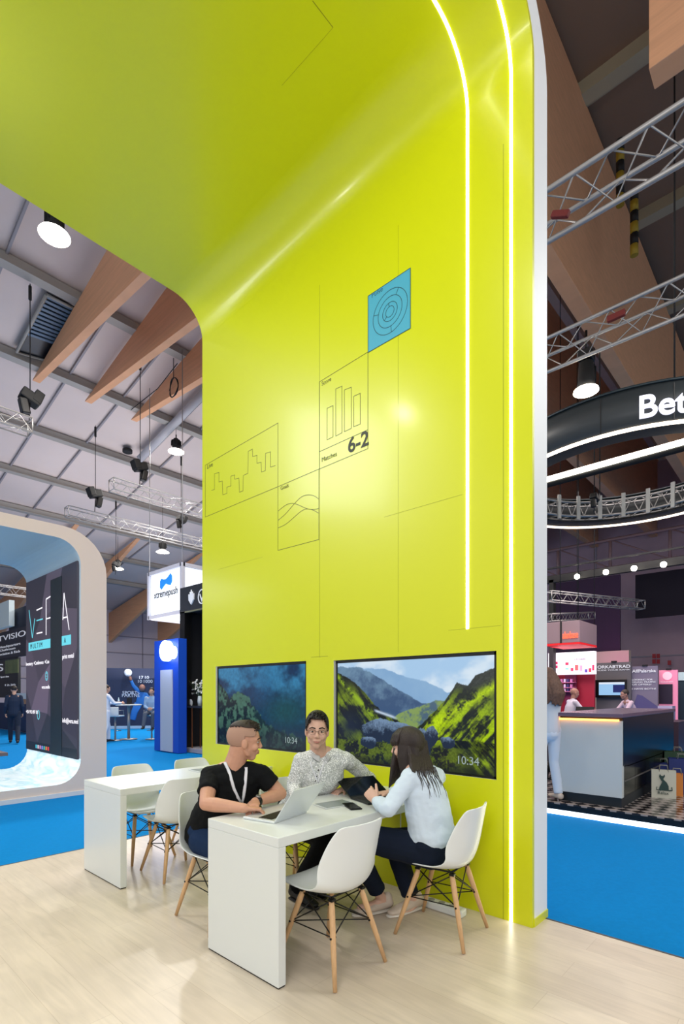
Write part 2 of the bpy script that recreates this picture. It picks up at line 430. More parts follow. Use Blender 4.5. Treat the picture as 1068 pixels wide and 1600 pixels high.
# recesses behind the screens
for t in TVS:
    b = NB(); y0, y1, z0, z1 = t; d = .07
    poly(b, [(XW, y0, z0), (XW, y1, z0), (XW+d, y1, z0), (XW+d, y0, z0)]); poly(b, [(XW, y0, z1), (XW+d, y0, z1), (XW+d, y1, z1), (XW, y1, z1)])
    poly(b, [(XW, y0, z0), (XW+d, y0, z0), (XW+d, y0, z1), (XW, y0, z1)]); poly(b, [(XW, y1, z0), (XW, y1, z1), (XW+d, y1, z1), (XW+d, y1, z0)])
    poly(b, [(XW+d, y0, z0), (XW+d, y1, z0), (XW+d, y1, z1), (XW+d, y0, z1)])
    obj('screen_recess', b, mat('white_reveal', (.93, .95, .93), .5), arch)
# LED strips following the inside of the arch
def led_line(y, z0, ang, x_end):
    P = [(XW, z0)]+prof(y, .35, XW, HC(y), x_end)
    b = NB(); wd = .009
    for k in range(len(P)-1):
        (xa, za), (xb, zb) = P[k], P[k+1]
        d = Vector((xb-xa, 0, zb-za)).normalized(); n = Vector((-d.z, 0, d.x))
        for yy0, yy1, e, mi in ((y-wd, y+wd, .003, 0),):
            q = [(xa, yy0, za), (xa, yy1, za), (xb, yy1, zb), (xb, yy0, zb)]
            prism(b, [Vector(p)+n*0 for p in q], n*e, mi)
    o = obj('led_strip', b, LED, arch); o['label'] = 'glowing white light strip'
def wall_yz(px, py): p = on(px, py, X=XW); return p.y, p.z
led_line(wall_yz(730, 500)[0], wall_yz(727, 983)[1], 0, -3.2)
led_line(wall_yz(798, 500)[0], 0.002, 0, -3.2)
NX = (-1, 0, 0)
def wp(px, py, off=.0): p = on(px, py, X=XW-off); return p
def wline(b, pts, wd=.0045, closed=False):
    q = [wp(*p) for p in pts]
    ribbon(b, q, wd, NX, .0012, closed)
# panel joints
b = NB()
def vjoint(px, z0, z1, wd=.003):
    y = wall_yz(px, 900)[0]; ribbon(b, [(XW, y, z0), (XW, y, z1)], wd, NX, .0008)
def hjoint(pxa, pya, pxb, wd=.003):
    ya, z = wall_yz(pxa, pya); yb = wall_yz(pxb, 900)[0]; ribbon(b, [(XW, ya, z), (XW, yb, z)], wd, NX, .0008)
vjoint(499, 1.78, wall_yz(499, 445)[1]); vjoint(622, 1.78, wall_yz(622, 352)[1], .0015); vjoint(786, .0, wall_yz(786, 225)[1])
hjoint(600, 808, 722, .0015); hjoint(486, 1027, 512); hjoint(700, 985, 782, .0015); hjoint(340, 890, 410, .001)
cz = lambda px, py: on(px, py, Z=5.78)
p0, p1, p2 = cz(488, 0), cz(520, 42), cz(440, 130)
for a, c in ((p0, p1), (p1, p2)):
    ribbon(b, [Vector((a.x, a.y, HC(a.y))), Vector((c.x, c.y, HC(c.y)))], .004 if a is p0 else .0012, (0, 0, -1), .0008)
obj('panel_joint', b, mat('shadow_gap', (.50, .53, .02), .6), arch)
# printed graphics
b = NB()
wline(b, [(320.5, 727), (434, 661), (434, 760.5), (320.5, 808)], closed=True)
S = lambda x, y: (310+x*.2715, 580+y*.2715)
st = [(75, 687), (92, 680), (92, 590), (118, 583), (118, 638), (137, 632), (140, 712), (163, 703), (163, 668), (186, 660), (186, 605), (208, 597), (208, 622), (232, 615), (236, 697), (256, 688), (258, 600), (284, 588), (286, 462), (310, 448), (312, 492), (336, 484), (336, 530), (360, 524), (362, 580), (384, 573), (386, 473), (414, 464), (414, 552), (442, 543)]
wline(b, [S(*p) for p in st])
obj('step_chart_print', b, LINE, arch)
b = NB()
wline(b, [(434, 760.5), (498, 733), (498, 843), (434, 860)], closed=True)
for cv in ([(458, 805), (500, 772), (535, 760), (570, 768), (620, 790), (660, 796), (690, 790)], [(458, 858), (500, 822), (545, 770), (590, 725), (630, 712), (665, 718), (690, 735)],
           [(458, 902), (500, 882), (545, 845), (590, 806), (625, 793), (660, 800), (690, 817)]):
    Q = [S(*p) for p in cv]; R = []
    for i in range(len(Q)-1):
        p_, a, c, n_ = Q[max(i-1, 0)], Q[i], Q[i+1], Q[min(i+2, len(Q)-1)]
        for k in range(4):
            t = k/4
            R.append(tuple(.5*((2*a[j])+(-p_[j]+c[j])*t+(2*p_[j]-5*a[j]+4*c[j]-n_[j])*t*t+(-p_[j]+3*a[j]-3*c[j]+n_[j])*t**3) for j in (0, 1)))
    R.append(Q[-1]); wline(b, R)
obj('wave_chart_print', b, LINE, arch)
b = NB()
wline(b, [(498.5, 597), (574.5, 550), (574.5, 701), (498.5, 733)], closed=True); wline(b, [(498.5, 706), (574.5, 671.5)])
T = lambda x, y: (480+x*.2125, 400+y*.2125)
for q in ([(145, 1120), (188, 1100), (188, 1330), (145, 1352)], [(208, 978), (254, 957), (254, 1300), (208, 1325)], [(272, 985), (322, 965), (322, 1268), (272, 1292)], [(340, 1032), (388, 1010), (388, 1236), (340, 1256)]):
    wline(b, [T(*p) for p in q], closed=True)
obj('bar_chart_print', b, LINE, arch)
yb, zb = wall_yz(575, 463); yc, zc = wall_yz(641, 513)
b = NB(); bx(b, XW-.002, XW, yc, yb, zc, zb); bl = obj('blue_square_print', b, mat('sky_blue_print', (.27, .66, .78), .5), arch); bl['label'] = 'blue printed square with target drawing'
b = NB(); cy, czz = wall_yz(609, 487)
DK = mat('dark_teal_print', (.08, .30, .38), .5)
def ell(rx, a0=0, a1=360):
    return [(XW-.002, cy+rx*math.cos(math.radians(a)), czz+rx*math.sin(math.radians(a))) for a in range(a0, a1+1, 10)]
for r in (.165, .115, .07, .04): ribbon(b, ell(r)[:-1], .0045, NX, .001, True)
for a, r0, r1 in ((60, .115, .165), (165, .115, .165), (275, .115, .165), (100, .04, .07), (220, .04, .07)):
    c_, s_ = math.cos(math.radians(180-a)), math.sin(math.radians(180-a)); ribbon(b, [(XW-.002, cy+r0*c_, czz+r0*s_), (XW-.002, cy+r1*c_, czz+r1*s_)], .0045, NX, .001)
ribbon(b, [(XW-.002, yc, zc), (XW-.002, yb, zc), (XW-.002, yb, zb), (XW-.002, yc, zb)], .005, NX, .001, True)
obj('target_print', b, DK, arch)
def wtext(s, px, py, size, m=LINE, bold=0, name='printed_word'):
    p = wp(px, py, .002); return text_mesh(s, size, p, (0, -1, 0), (0, 0, 1), m, arch, name, bold=bold, ext=.0005)
wtext('6-2', 543, 708, .17, mat('bold_black_print', (.13, .15, .02), .5), .0035, 'score_lettering')
wtext('Score', 502, 603, .05); wtext('Matches', 502, 722, .055); wtext('Live', 323, 733, .07); wtext('Goals', 438, 766, .05); wtext('Pulse', 580, 466, .055, DK)

# ------------------------------------------------------------------ the two wall screens
def fbm(nx, ny, sx, sy, seed, octv=5):
    rng = np.random.RandomState(seed); out = np.zeros((ny, nx)); amp = 1.; tot = 0
    for o in range(octv):
        gx, gy = int(sx*2**o)+2, int(sy*2**o)+2; g = rng.rand(gy, gx)
        u = np.linspace(0, gx-1.001, nx); v = np.linspace(0, gy-1.001, ny); iu = u.astype(int); iv = v.astype(int)
        fu = (u-iu); fv = (v-iv); fu = fu*fu*(3-2*fu); fv = fv*fv*(3-2*fv)
        a = g[np.ix_(iv, iu)]; b_ = g[np.ix_(iv, iu+1)]; c = g[np.ix_(iv+1, iu)]; d = g[np.ix_(iv+1, iu+1)]
        out += amp*((a*(1-fu)+b_*fu)*(1-fv)[:, None]+(c*(1-fu)+d*fu)*fv[:, None]); tot += amp; amp *= .55
    return out/tot
def lin(c): return np.array(srgb(*c)[:3])
def mixc(A, B, t): return A*(1-t[..., None])+B*t[..., None]
def sm(x, a, b_): t = np.clip((x-a)/(b_-a), 0, 1); return t*t*(3-2*t)
def valley(nx=560, ny=320):
    U, V = np.meshgrid(np.linspace(0, 1, nx), np.linspace(0, 1, ny))
    n1 = fbm(nx, ny, 6, 4, 1); n2 = fbm(nx, ny, 26, 16, 2, 5)*.8+.2*fbm(nx, ny, 120, 70, 7, 2); n3 = fbm(nx, ny, 150, 90, 3, 2); n4 = fbm(nx, ny, 4, 3, 9)
    interp = lambda xs, vs: np.interp(U[0], xs, vs)[None, :]
    img = mixc(np.broadcast_to(lin((.66, .80, .93)), U.shape+(3,)), lin((.86, .92, .97)), sm(n4+.3*(1-V), .5, .8))
    def layer(img, top, soft, ca, cb, t):
        c = mixc(np.broadcast_to(lin(ca), U.shape+(3,)), lin(cb), t); return mixc(img, c, sm(top+soft*(n2-.5)-V, 0, .012))
    img = layer(img, interp([0, .35, .5, .62, .75, 1], [.95, .93, .84, .80, .70, .72]), .03, (.45, .62, .80), (.60, .74, .86), n1)
    img = layer(img, interp([0, .15, .3, .42, .52, .6, 1], [.97, .96, .86, .75, .66, .6, .6]), .05, (.22, .33, .48), (.42, .55, .66), sm(n1+n2*.5, .5, 1))
    img = layer(img, interp([.3, .45, .6, .68, .75, 1], [.3, .50, .58, .63, .62, .62]), .03, (.30, .40, .48), (.52, .62, .35), sm(n2, .35, .65))
    def turn(ang, sx, sy, seed, octv=4):
        N = fbm(600, 600, sx, sy, seed, octv); c, s = math.cos(ang), math.sin(ang); a = (U*1.75*c+V*s); b_ = (-U*1.75*s+V*c)
        return N[((b_+2)*260).astype(int) % 600, ((a+2)*260).astype(int) % 600]
    sR = turn(.85, 8, 60, 21); sL = turn(-.8, 8, 60, 22)
    # right slope
    d = U*.9+V*.5
    g = sm(n2*.45+.55*sR, .40, .60)
    cR = mixc(np.broadcast_to(lin((.13, .16, .15)), U.shape+(3,)), lin((.62, .74, .06)), g*sm(1.05-V-.2*np.abs(U-.8), .25, .6)); cR = mixc(cR, lin((.25, .27, .26)), sm(V, .66, .8)*.8)
    cR = mixc(cR, lin((.70, .82, .08)), np.exp(-((V-(U-.62)*1.0-.36)/.045)**2)*sm(U, .6, .68)*sm(n2, .3, .5))
    cR = cR*(.35+.6*n3+.65*sR)[..., None]
    img = mixc(img, cR, sm(interp([.5, .62, .72, .80, .86, .9, 1], [.28, .45, .60, .78, .76, .84, .90])+.05*(n2-.5)-V, 0, .01))
    # left slope
    gl = sm(n2*.3+n1*.25+sL*.45, .42, .60)
    cL = mixc(np.broadcast_to(lin((.06, .09, .10)), U.shape+(3,)), lin((.50, .60, .08)), gl*sm(.95-V, .1, .4)); cL = cL*(.3+.6*n3+.65*sL)[..., None]
    cL = mixc(cL, lin((.62, .76, .10)), np.exp(-((V-(.86-U*1.5))/.03)**2)*.8*sm(n2, .35, .55)); cL = mixc(cL, lin((.10, .14, .22)), np.exp(-(((U-.1)/.13)**2+((V-.35)/.16)**2)))
    img = mixc(img, cL, sm(interp([0, .1, .2, .28, .35, .42, .5, .6], [.90, .84, .72, .58, .50, .44, .38, .28])+.06*(n2-.5)-V, 0, .01))
    # floor of the valley and stream
    cf = mixc(np.broadcast_to(lin((.35, .42, .12)), U.shape+(3,)), lin((.10, .12, .14)), sm(n2, .42, .6))*(.6+.8*n3)[..., None]
    img = mixc(img, cf, sm(.22+.05*(n1-.5)-V, 0, .02)*sm(1.25-U, .3, .5))
    img = mixc(img, lin((.75, .82, .90)), np.exp(-((V-.50+(U-.32)*.45)/.012)**2)*sm(U, .27, .3)*sm(.45-U, 0, .05))
    # boulders
    for cu, cv, ru, rv in ((.33, .31, .14, .12), (.55, .23, .13, .16), (.66, .31, .045, .11), (.46, .33, .1, .08), (.74, .25, .05, .07), (.24, .2, .06, .06)):
        q = ((U-cu)/ru)**2+((V-cv)/rv)**2+(n1-.5)*2.0+(n2-.5)*.9
        c = mixc(np.broadcast_to(lin((.12, .17, .26)), U.shape+(3,)), lin((.46, .56, .68)), sm(n2*.55+n3*.25+(V-cv)/rv*.35, .32, .8)); img = mixc(img, c, sm(1-q, 0, .12))
    img = mixc(img, lin((.05, .07, .10)), sm(.10+.05*(n1-.5)-V, 0, .08)*.8)
    return np.clip(img, 0, 1)
def lagoon(nx=260, ny=150):
    U, V = np.meshgrid(np.linspace(0, 1, nx), np.linspace(0, 1, ny))
    n1 = fbm(nx, ny, 5, 4, 11); n2 = fbm(nx, ny, 22, 12, 12, 4); n3 = fbm(nx, ny, 60, 34, 13, 2)
    img = mixc(np.broadcast_to(lin((.02, .18, .34)), U.shape+(3,)), lin((.20, .50, .68)), sm(n1+(V-.6)*.6, .45, .8))
    top = np.interp(U[0], [0, .15, .3, .45, .6, .8, 1], [.86, .62, .70, .52, .30, .2, .12])[None, :]
    rock = mixc(np.broadcast_to(lin((.02, .10, .14)), U.shape+(3,)), lin((.26, .42, .36)), sm(n2+.2*(n3-.5), .42, .62))
    img = mixc(img, rock, sm(top+.14*(n2-.5)-V, 0, .02))
    img = mixc(img, lin((.03, .30, .32)), np.exp(-(((U-.8)/.25)**2+((V-.45)/.22)**2))*.8)
    img = mixc(img, lin((.01, .08, .16)), sm(.35-V, 0, .3)*.75)
    img = mixc(img, lin((.06, .32, .50)), np.exp(-(((U-.55)/.12)**2+((V-.75)/.2)**2))*.6)
    return np.clip(img*(.75+.5*n3)[..., None], 0, 1)
for (y0, y1, z0, z1), im, lab, clk, g in ((TVS[0], valley(), 'large wall screen showing a green mountain valley', '10:34', .002),
                                         (TVS[1], lagoon(), 'wall screen showing a dark teal rocky lagoon, left of the valley screen', '10:34', .002)):
    t = thing('television', lab, 'screen', (XW+.03, (y0+y1)/2, z0))
    b = NB(); e = .014; yg = .022    # gap that shows the white reveal on the far side
    a0, a1, c0, c1 = y0+.004, y1-yg, z0+.004, z1-.004
    bx(b, XW+.006, XW+.055, a0, a0+e, c0, c1); bx(b, XW+.006, XW+.055, a1-e, a1, c0, c1)
    bx(b, XW+.006, XW+.055, a0, a1, c0, c0+e); bx(b, XW+.006, XW+.055, a0, a1, c1-e*1.5, c1); bx(b, XW+.03, XW+.055, a0, a1, c0, c1)
    obj('bezel', b, BLACK, t)
    grid_picture('display', (XW+.012, a1-e, c0+e), (0, a0-a1+2*e, 0), (0, 0, c1-c0-2.5*e), im.shape[1], im.shape[0], im, picture_mat('picture_glow', 1.0 if clk and g and lab.startswith('large') else .9), t)
    text_mesh(clk, .080, (XW+.010, a0+.30, c0+.075), (0, -1, 0), (0, 0, 1), mat('clock_digits', (.58, .64, .66), .5, emit=.25), t, 'clock_digits', ext=.0005)
# ------------------------------------------------------------------ tables
def table(x0, x1, y0, y1, lab):
    t = thing('meeting_table', lab, 'table', ((x0+x1)/2, (y0+y1)/2, 0), group=None)
    b = NB(); bx(b, x0, x1, y0, y1, .70, .75, .003); obj('tabletop', b, WHITE, t)
    b = NB(); bx(b, x0, x0+.05, y0, y1, .008, .6995, .003); obj('end_panel', b, WHITE, t)
    b = NB(); bx(b, x0+.004, x0+.046, y0+.004, y1-.004, 0, .008); obj('glide_strip', b, MATTEB, t)
    b = NB(); bx(b, XW-.05, XW-.002, y0+.06, y1-.06, .64, .6995, .002); obj('wall_bracket', b, WHITE, t)
    return t
table(1.683, XW-.002, 1.967, 2.583, 'white laminate table in front where three people sit with laptops')
table(1.752, XW-.002, 3.85, 4.52, 'white laminate table at the back with empty chairs around it')

# ------------------------------------------------------------------ moulded shell chairs
SHELLW = mat('white_moulded_plastic', (.90, .92, .92), .32)
BEECH = mat('beech_dowel', (.83, .67, .49), .45, noise=.14, nscale=14, stretch=(6, 6, .7))
WIRE = mat('black_steel_wire', (.04, .04, .04), .4, metal=.3)
def shell_bm():
    C = [(.235, .437), (.215, .447), (.17, .448), (.08, .438), (-.02, .427), (-.10, .428), (-.155, .445), (-.19, .482), (-.212, .54), (-.228, .61), (-.240, .68), (-.250, .742), (-.257, .787), (-.259, .802)]
    Wd = [.150, .188, .205, .218, .226, .231, .233, .233, .230, .224, .212, .198, .176, .145]
    rise = [.004, .006, .010, .02, .035, .055, .072, .075, .058, .038, .022, .01, .004, .0]      # lift of the rim (seat part)
    wrap = [0, 0, 0, 0, .0, .01, .035, .07, .088, .085, .074, .058, .040, .026]                # rim comes forward (back part)
    nu = 16; b = NB(); V = []
    # refine the profile
    def cr(A, t):
        i = min(int(t), len(A)-2); f = t-i; p0, p1, p2, p3 = A[max(i-1, 0)], A[i], A[i+1], A[min(i+2, len(A)-1)]
        return .5*(2*p1+(-p0+p2)*f+(2*p0-5*p1+4*p2-p3)*f*f+(-p0+3*p1-3*p2+p3)*f**3)
    nv = 44
    for j in range(nv+1):
        t = j/nv*(len(C)-1)
        y = cr([c[0] for c in C], t); z = cr([c[1] for c in C], t); wdt = cr(Wd, t); ri = cr(rise, t); wr = cr(wrap, t)
        row = []
        for i in range(nu+1):
            u = -1+2*i/nu; q = abs(u)**2.2
            row.append(b.verts.new((u*wdt*(1-.02*q), y+wr*q, z+ri*q-(.012*(1-u*u) if .0 < t < 7 else 0)*.5)))
        V.append(row)
    for j in range(nv):
        for i in range(nu):
            f = b.faces.new((V[j][i], V[j][i+1], V[j+1][i+1], V[j+1][i])); f.smooth = True
    return b
def solid(th):
    def f(o):
        s = o.modifiers.new('thickness', 'SOLIDIFY'); s.thickness = th; s.offset = 0
        s2 = o.modifiers.new('soft', 'SUBSURF'); s2.levels = 1; s2.render_levels = 1
    return f
def make_chair():
    t = thing('shell_chair', '', 'chair')
    obj('seat_shell', shell_bm(), SHELLW, t, [solid(.009)])
    top = {}; foot = {}
    for sx in (-1, 1):
        for sy in (-1, 1):
            a = Vector((sx*.115, sy*.105-.01, .405)); c = Vector((sx*.200, sy*.218-.002, .004))
            top[sx, sy] = a; foot[sx, sy] = c
            b = NB(); tube(b, [a, a.lerp(c, .12), a.lerp(c, .6), c], [.0135, .0165, .0145, .0105], 12); obj('leg', b, BEECH, t)
    b = NB(); mid = {k: top[k].lerp(foot[k], .43) for k in top}; hi = {k: top[k].lerp(foot[k], .04) for k in top}
    r = .0036
    for s in (-1, 1):
        tube(b, [mid[s, -1], mid[s, 1]], r, 6); tube(b, [hi[s, -1]+Vector((0, 0, .01)), mid[s, 1]], r, 6); tube(b, [hi[s, 1]+Vector((0, 0, .01)), mid[s, -1]], r, 6)
        tube(b, [hi[-1, s]+Vector((0, 0, .01)), mid[1, s]], r, 6); tube(b, [hi[1, s]+Vector((0, 0, .01)), mid[-1, s]], r, 6)
    tube(b, [mid[-1, -1], mid[1, 1]], r, 6); tube(b, [mid[1, -1], mid[-1, 1]], r, 6)
    for k in top:
        box(b, hi[k]+Vector((0, 0, .016)), (.03, .03, .012)); tube(b, [mid[k]-Vector((.02*k[0], 0, 0)), mid[k]+Vector((.019*k[0], 0, 0))], .006, 6)
    for s in (-1, 1): tube(b, [(s*.12, -.12, .418), (s*.12, .10, .418)], .006, 6); tube(b, [(-.12, s*.11-.01, .418), (.12, s*.11-.01, .418)], .006, 6)
    obj('wire_brace', b, WIRE, t)
    return t
chair = make_chair(); first = True
for (x, y, deg, lab) in ((2.055, 1.965, 0, 'empty white shell chair tucked under the near side of the front table'),
                         (2.785, 1.72, 8.5, 'white shell chair the long-haired woman sits on, by the lime wall'),
                         (1.98, 2.895, 176, 'white shell chair under the man in the black T-shirt'),
                         (2.66, 2.90, 184, 'white shell chair under the man in the patterned shirt'),
                         (2.24, 3.91, -4, 'white shell chair on the near side of the back table, behind the man in black'),
                         (2.93, 3.93, 3, 'white shell chair at the back table by the wall, half hidden by the man'),
                         (2.25, 4.50, 180, 'left white shell chair on the far side of the back table'),
                         (2.88, 4.52, 180, 'right white shell chair on the far side of the back table')):
    c = chair if first else copy_tree(chair)
    first = False
    c.location = (x, y, 0); c.rotation_euler = (0, 0, math.radians(deg)); tag(c, lab, 'chair', 'white moulded shell chairs at the two tables')

# ------------------------------------------------------------------ things on the tables
SILV = mat('silver_aluminium', (.86, .88, .89), .32, metal=.35)
KEYS = mat('dark_keys', (.12, .11, .11), .5)
def laptop(hx, hy, dx, wdt, dep, ang, body, lidm, lab, scr, keyc=KEYS):
    """hinge starts at (hx,hy) and runs along unit dx; base lies on the side dy"""
    X = Vector((dx[0], dx[1], 0)).normalized(); Yv = Vector((-X.y, X.x, 0))*scr
    t = thing('laptop', lab, 'laptop', (hx, hy, .7505))
    M = Matrix.Translation((hx, hy, .7505)) @ Matrix(((X.x, Yv.x, 0, 0), (X.y, Yv.y, 0, 0), (0, 0, 1, 0), (0, 0, 0, 1)))
    b = NB(); box(b, (wdt/2, dep/2, .007), (wdt, dep, .013), .003); b.transform(M); obj('base', b, body, t)
    b = NB(); kw = (wdt-.05)/13
    for i in range(13):
        for j in range(5): box(b, (.025+kw*(i+.5), .035+.019*(j+.5)*1.05, .0145), (kw*.86, .0165, .002))
    b.transform(M); obj('keyboard', b, keyc, t)
    b = NB(); box(b, (wdt/2, dep-.05, .0141), (.10, .065, .0008)); b.transform(M); obj('touchpad', b, body, t)
    R = Matrix.Translation((0, -.002, .012)) @ Matrix.Rotation(-math.radians(ang), 4, 'X')
    # lid lies folded over the base at ang=0 and opens backwards
    b = NB(); box(b, (wdt/2, dep/2, .003), (wdt, dep, .006), .002); b.transform(M @ Matrix.Translation((0, 0, .014)) @ Matrix.Rotation(math.radians(ang), 4, 'X')); lid = obj('lid', b, lidm, t)
    b = NB(); box(b, (wdt/2, dep/2+.002, -.0005), (wdt-.012, dep-.022, .001)); b.transform(M @ Matrix.Translation((0, 0, .014)) @ Matrix.Rotation(math.radians(ang), 4, 'X')); obj('display', b, mat('dark_glass', (.02, .03, .04), .12), lid)
    return t
laptop(1.853, 2.20, (.972, .2), .315, .225, 125, SILV, SILV, 'open silver laptop the man in black types on', 1)
laptop(2.945, 2.245, (-.95, .30), .32, .225, 155, mat('black_laptop_body', (.07, .08, .09), .4), mat('black_laptop_lid', (.05, .06, .07), .3), 'open black laptop held by the long-haired woman', 1)
def slab(name, lab, cat, pts, z, h, m, extra=None):
    t = thing(name, lab, cat, (sum(p[0] for p in pts)/4, sum(p[1] for p in pts)/4, z))
    b = NB(); prism(b, [(p[0], p[1], z) for p in pts], (0, 0, h)); bmesh.ops.recalc_face_normals(b, faces=b.faces[:])
    bmesh.ops.bevel(b, geom=[e for e in b.edges], offset=min(.003, h*.3), segments=2, affect='EDGES'); obj('body', b, m, t)
    c = Vector((sum(p[0] for p in pts)/4, sum(p[1] for p in pts)/4, 0)); q = [c+(Vector((p[0], p[1], 0))-c)*.90 for p in pts]
    b = NB(); prism(b, [(p.x, p.y, z+h) for p in q], (0, 0, .0006)); obj('display', b, extra or MATS['dark_glass'], t)
    return t
slab('smartphone', 'black smartphone lying on the front table by the woman\'s forearm', 'phone', [(2.475, 2.272), (2.385, 2.112), (2.452, 2.075), (2.545, 2.235)], .7505, .009, BLACK)
slab('tablet', 'flat grey sheet standing in for a laptop lid reflection on the front table', 'tablet', [(2.34, 2.40), (2.30, 2.24), (2.545, 2.20), (2.585, 2.36)], .7505, .006, SILV, mat('lid_reflection_grey', (.55, .59, .60), .2))  # no device: grey slab stands for the black laptop lid's reflection
slab('tablet', 'thin grey tablet lying on the back table', 'tablet', [(2.62, 4.35), (2.60, 4.12), (2.95, 4.08), (2.97, 4.32)], .7505, .007, SILV, mat('pale_grey_glass', (.66, .70, .72), .2))
t = thing('power_strip', 'white power strip on the floor at the foot of the lime wall behind the woman', 'power strip', (3.03, 1.90, 0))
b = NB(); box(b, (3.05, 1.87, .027), (.075, .32, .052), .012); obj('housing', b, WHITE, t)
for k in range(3): b = NB(); tube(b, [(3.05, 1.80+.08*k, .053), (3.05, 1.80+.08*k, .056)], .022, 12); obj('socket', b, mat('socket_grey', (.6, .6, .6), .5), t)
b = NB(); tube(b, [(3.05, 2.03, .02), (3.1, 2.15, .008), (3.17, 2.3, .008), (3.185, 2.32, .2), (3.185, 2.32, .64)], .004, 6); obj('cable', b, WHITE, t)
# ------------------------------------------------------------------ people
V3 = lambda *a: Vector(a)
SKIN_A = mat('skin_tanned', (.80, .60, .50), .5, noise=.05, nscale=30)
SKIN_B = mat('skin_light', (.82, .66, .58), .5, noise=.05, nscale=30)
SKIN_C = mat('skin_fair', (.84, .68, .60), .5, noise=.05, nscale=30)
def head_bits(bm, c, f, u, k=1.0, thin=1.0):
    """skull, face, nose, lips, ears; c is the point between the ears at eye height"""
    f = f.normalized(); r = f.cross(u).normalized(); u = r.cross(f).normalized()
    P = lambda a, b_, d: c+r*(a*k)+f*(b_*k)+u*(d*k)
    M = Matrix((r, f, u)).transposed().to_4x4()
    ball(bm, P(0, -.012, .030), (.074*k*thin, .095*k, .088*k), M, 20)
    ball(bm, P(0, .028, .022), (.066*k*thin, .062*k, .075*k), M, 20)
    tube(bm, [P(0, .020, .0), P(0, .034, -.045), P(0, .050, -.090)], [(.064*k*thin, .062*k), (.058*k*thin, .055*k), (.030*k, .030*k)], 16, 'round', side=r)
    tube(bm, [P(-.058, -.01, -.030), P(-.046, .022, -.072), P(0, .060, -.097), P(.046, .022, -.072), P(.058, -.01, -.030)], [.014*k, .015*k, .018*k, .015*k, .014*k], 10, 'round')
    for s in (-1, 1):
        ball(bm, P(s*.036, .060, -.028), (.026*k, .026*k, .026*k), M)
        tube(bm, [P(s*.050, .062, .020), P(s*.03, .080, .026), P(s*.010, .086, .020)], [.010*k, .011*k, .010*k], 8, 'round')
        ball(bm, P(s*.078*thin, -.006, -.008), (.010*k, .020*k, .032*k), M @ Matrix.Rotation(.12, 4, 'X'))
        ball(bm, P(s*.010, .097, -.030), (.009*k, .010*k, .008*k), M)
    tube(bm, [P(0, .082, .020), P(0, .094, -.004), P(0, .102, -.024)], [.008*k, .009*k, .012*k], 10, 'round')
    tube(bm, [P(-.022, .082, -.058), P(0, .0895, -.055), P(.022, .082, -.058)], [.006*k, .009*k, .006*k], 8, 'round')
    tube(bm, [P(-.018, .080, -.067), P(0, .087, -.068), P(.018, .080, -.067)], [.006*k, .009*k, .006*k], 8, 'round')
    return P, M
def hand_bits(bm, w, d, n, th, k=1.0, curl=(25, 30, 20), spread=1.0, thumb_out=35):
    """w wrist, d direction of the hand, n direction the palm faces, th side the thumb is on"""
    d = d.normalized(); n = (n-d*n.dot(d)).normalized(); a = d.cross(n).normalized()
    if a.dot(th) < 0: a = -a                    # a points to the thumb side
    tube(bm, [w-d*.02, w+d*.012*k, w+d*.05*k, w+d*.088*k], [(.026*k, .019*k), (.030*k, .018*k), (.040*k, .0155*k), (.041*k, .012*k)], 14, 'round', side=a)
    L = [(.030, .042, .026, .021, .0088), (.010, .046, .029, .022, .0090), (-.011, .043, .027, .021, .0086), (-.031, .034, .021, .018, .0078)]
    for i, (off, l1, l2, l3, r) in enumerate(L):
        sp = math.radians((.22*off/.03*18)*spread)
        dd = (d*math.cos(sp)+a*math.sin(sp)).normalized()
        p = w+d*(.080*k)+a*(off*k); pts = [p-d*.03*k, p]; ang = 0
        for l, c_ in zip((l1, l2, l3), curl):
            ang += math.radians(c_*(1+.12*i)); q = dd*math.cos(ang)+n*math.sin(ang); p = p+q*(l*k); pts.append(p)
        tube(bm, pts, [r*k*.95, r*k*1.05, r*k, r*k*.93, r*k*.82], 10, 'round')
    t0 = w+d*.018*k+a*.022*k; ta = math.radians(thumb_out); q = (d*math.cos(ta)+a*math.sin(ta)+n*.25).normalized()
    t1 = t0+q*.045*k; q2 = (q+d*.35+n*.15).normalized(); t2 = t1+q2*.033*k; t3 = t2+(q2+n*.2).normalized()*.024*k
    tube(bm, [t0, t1, t2, t3], [.015*k, .0125*k, .0105*k, .009*k], 10, 'round')
def seg_pts(a, b_, n=4): return [a.lerp(b_, i/n) for i in range(n+1)]
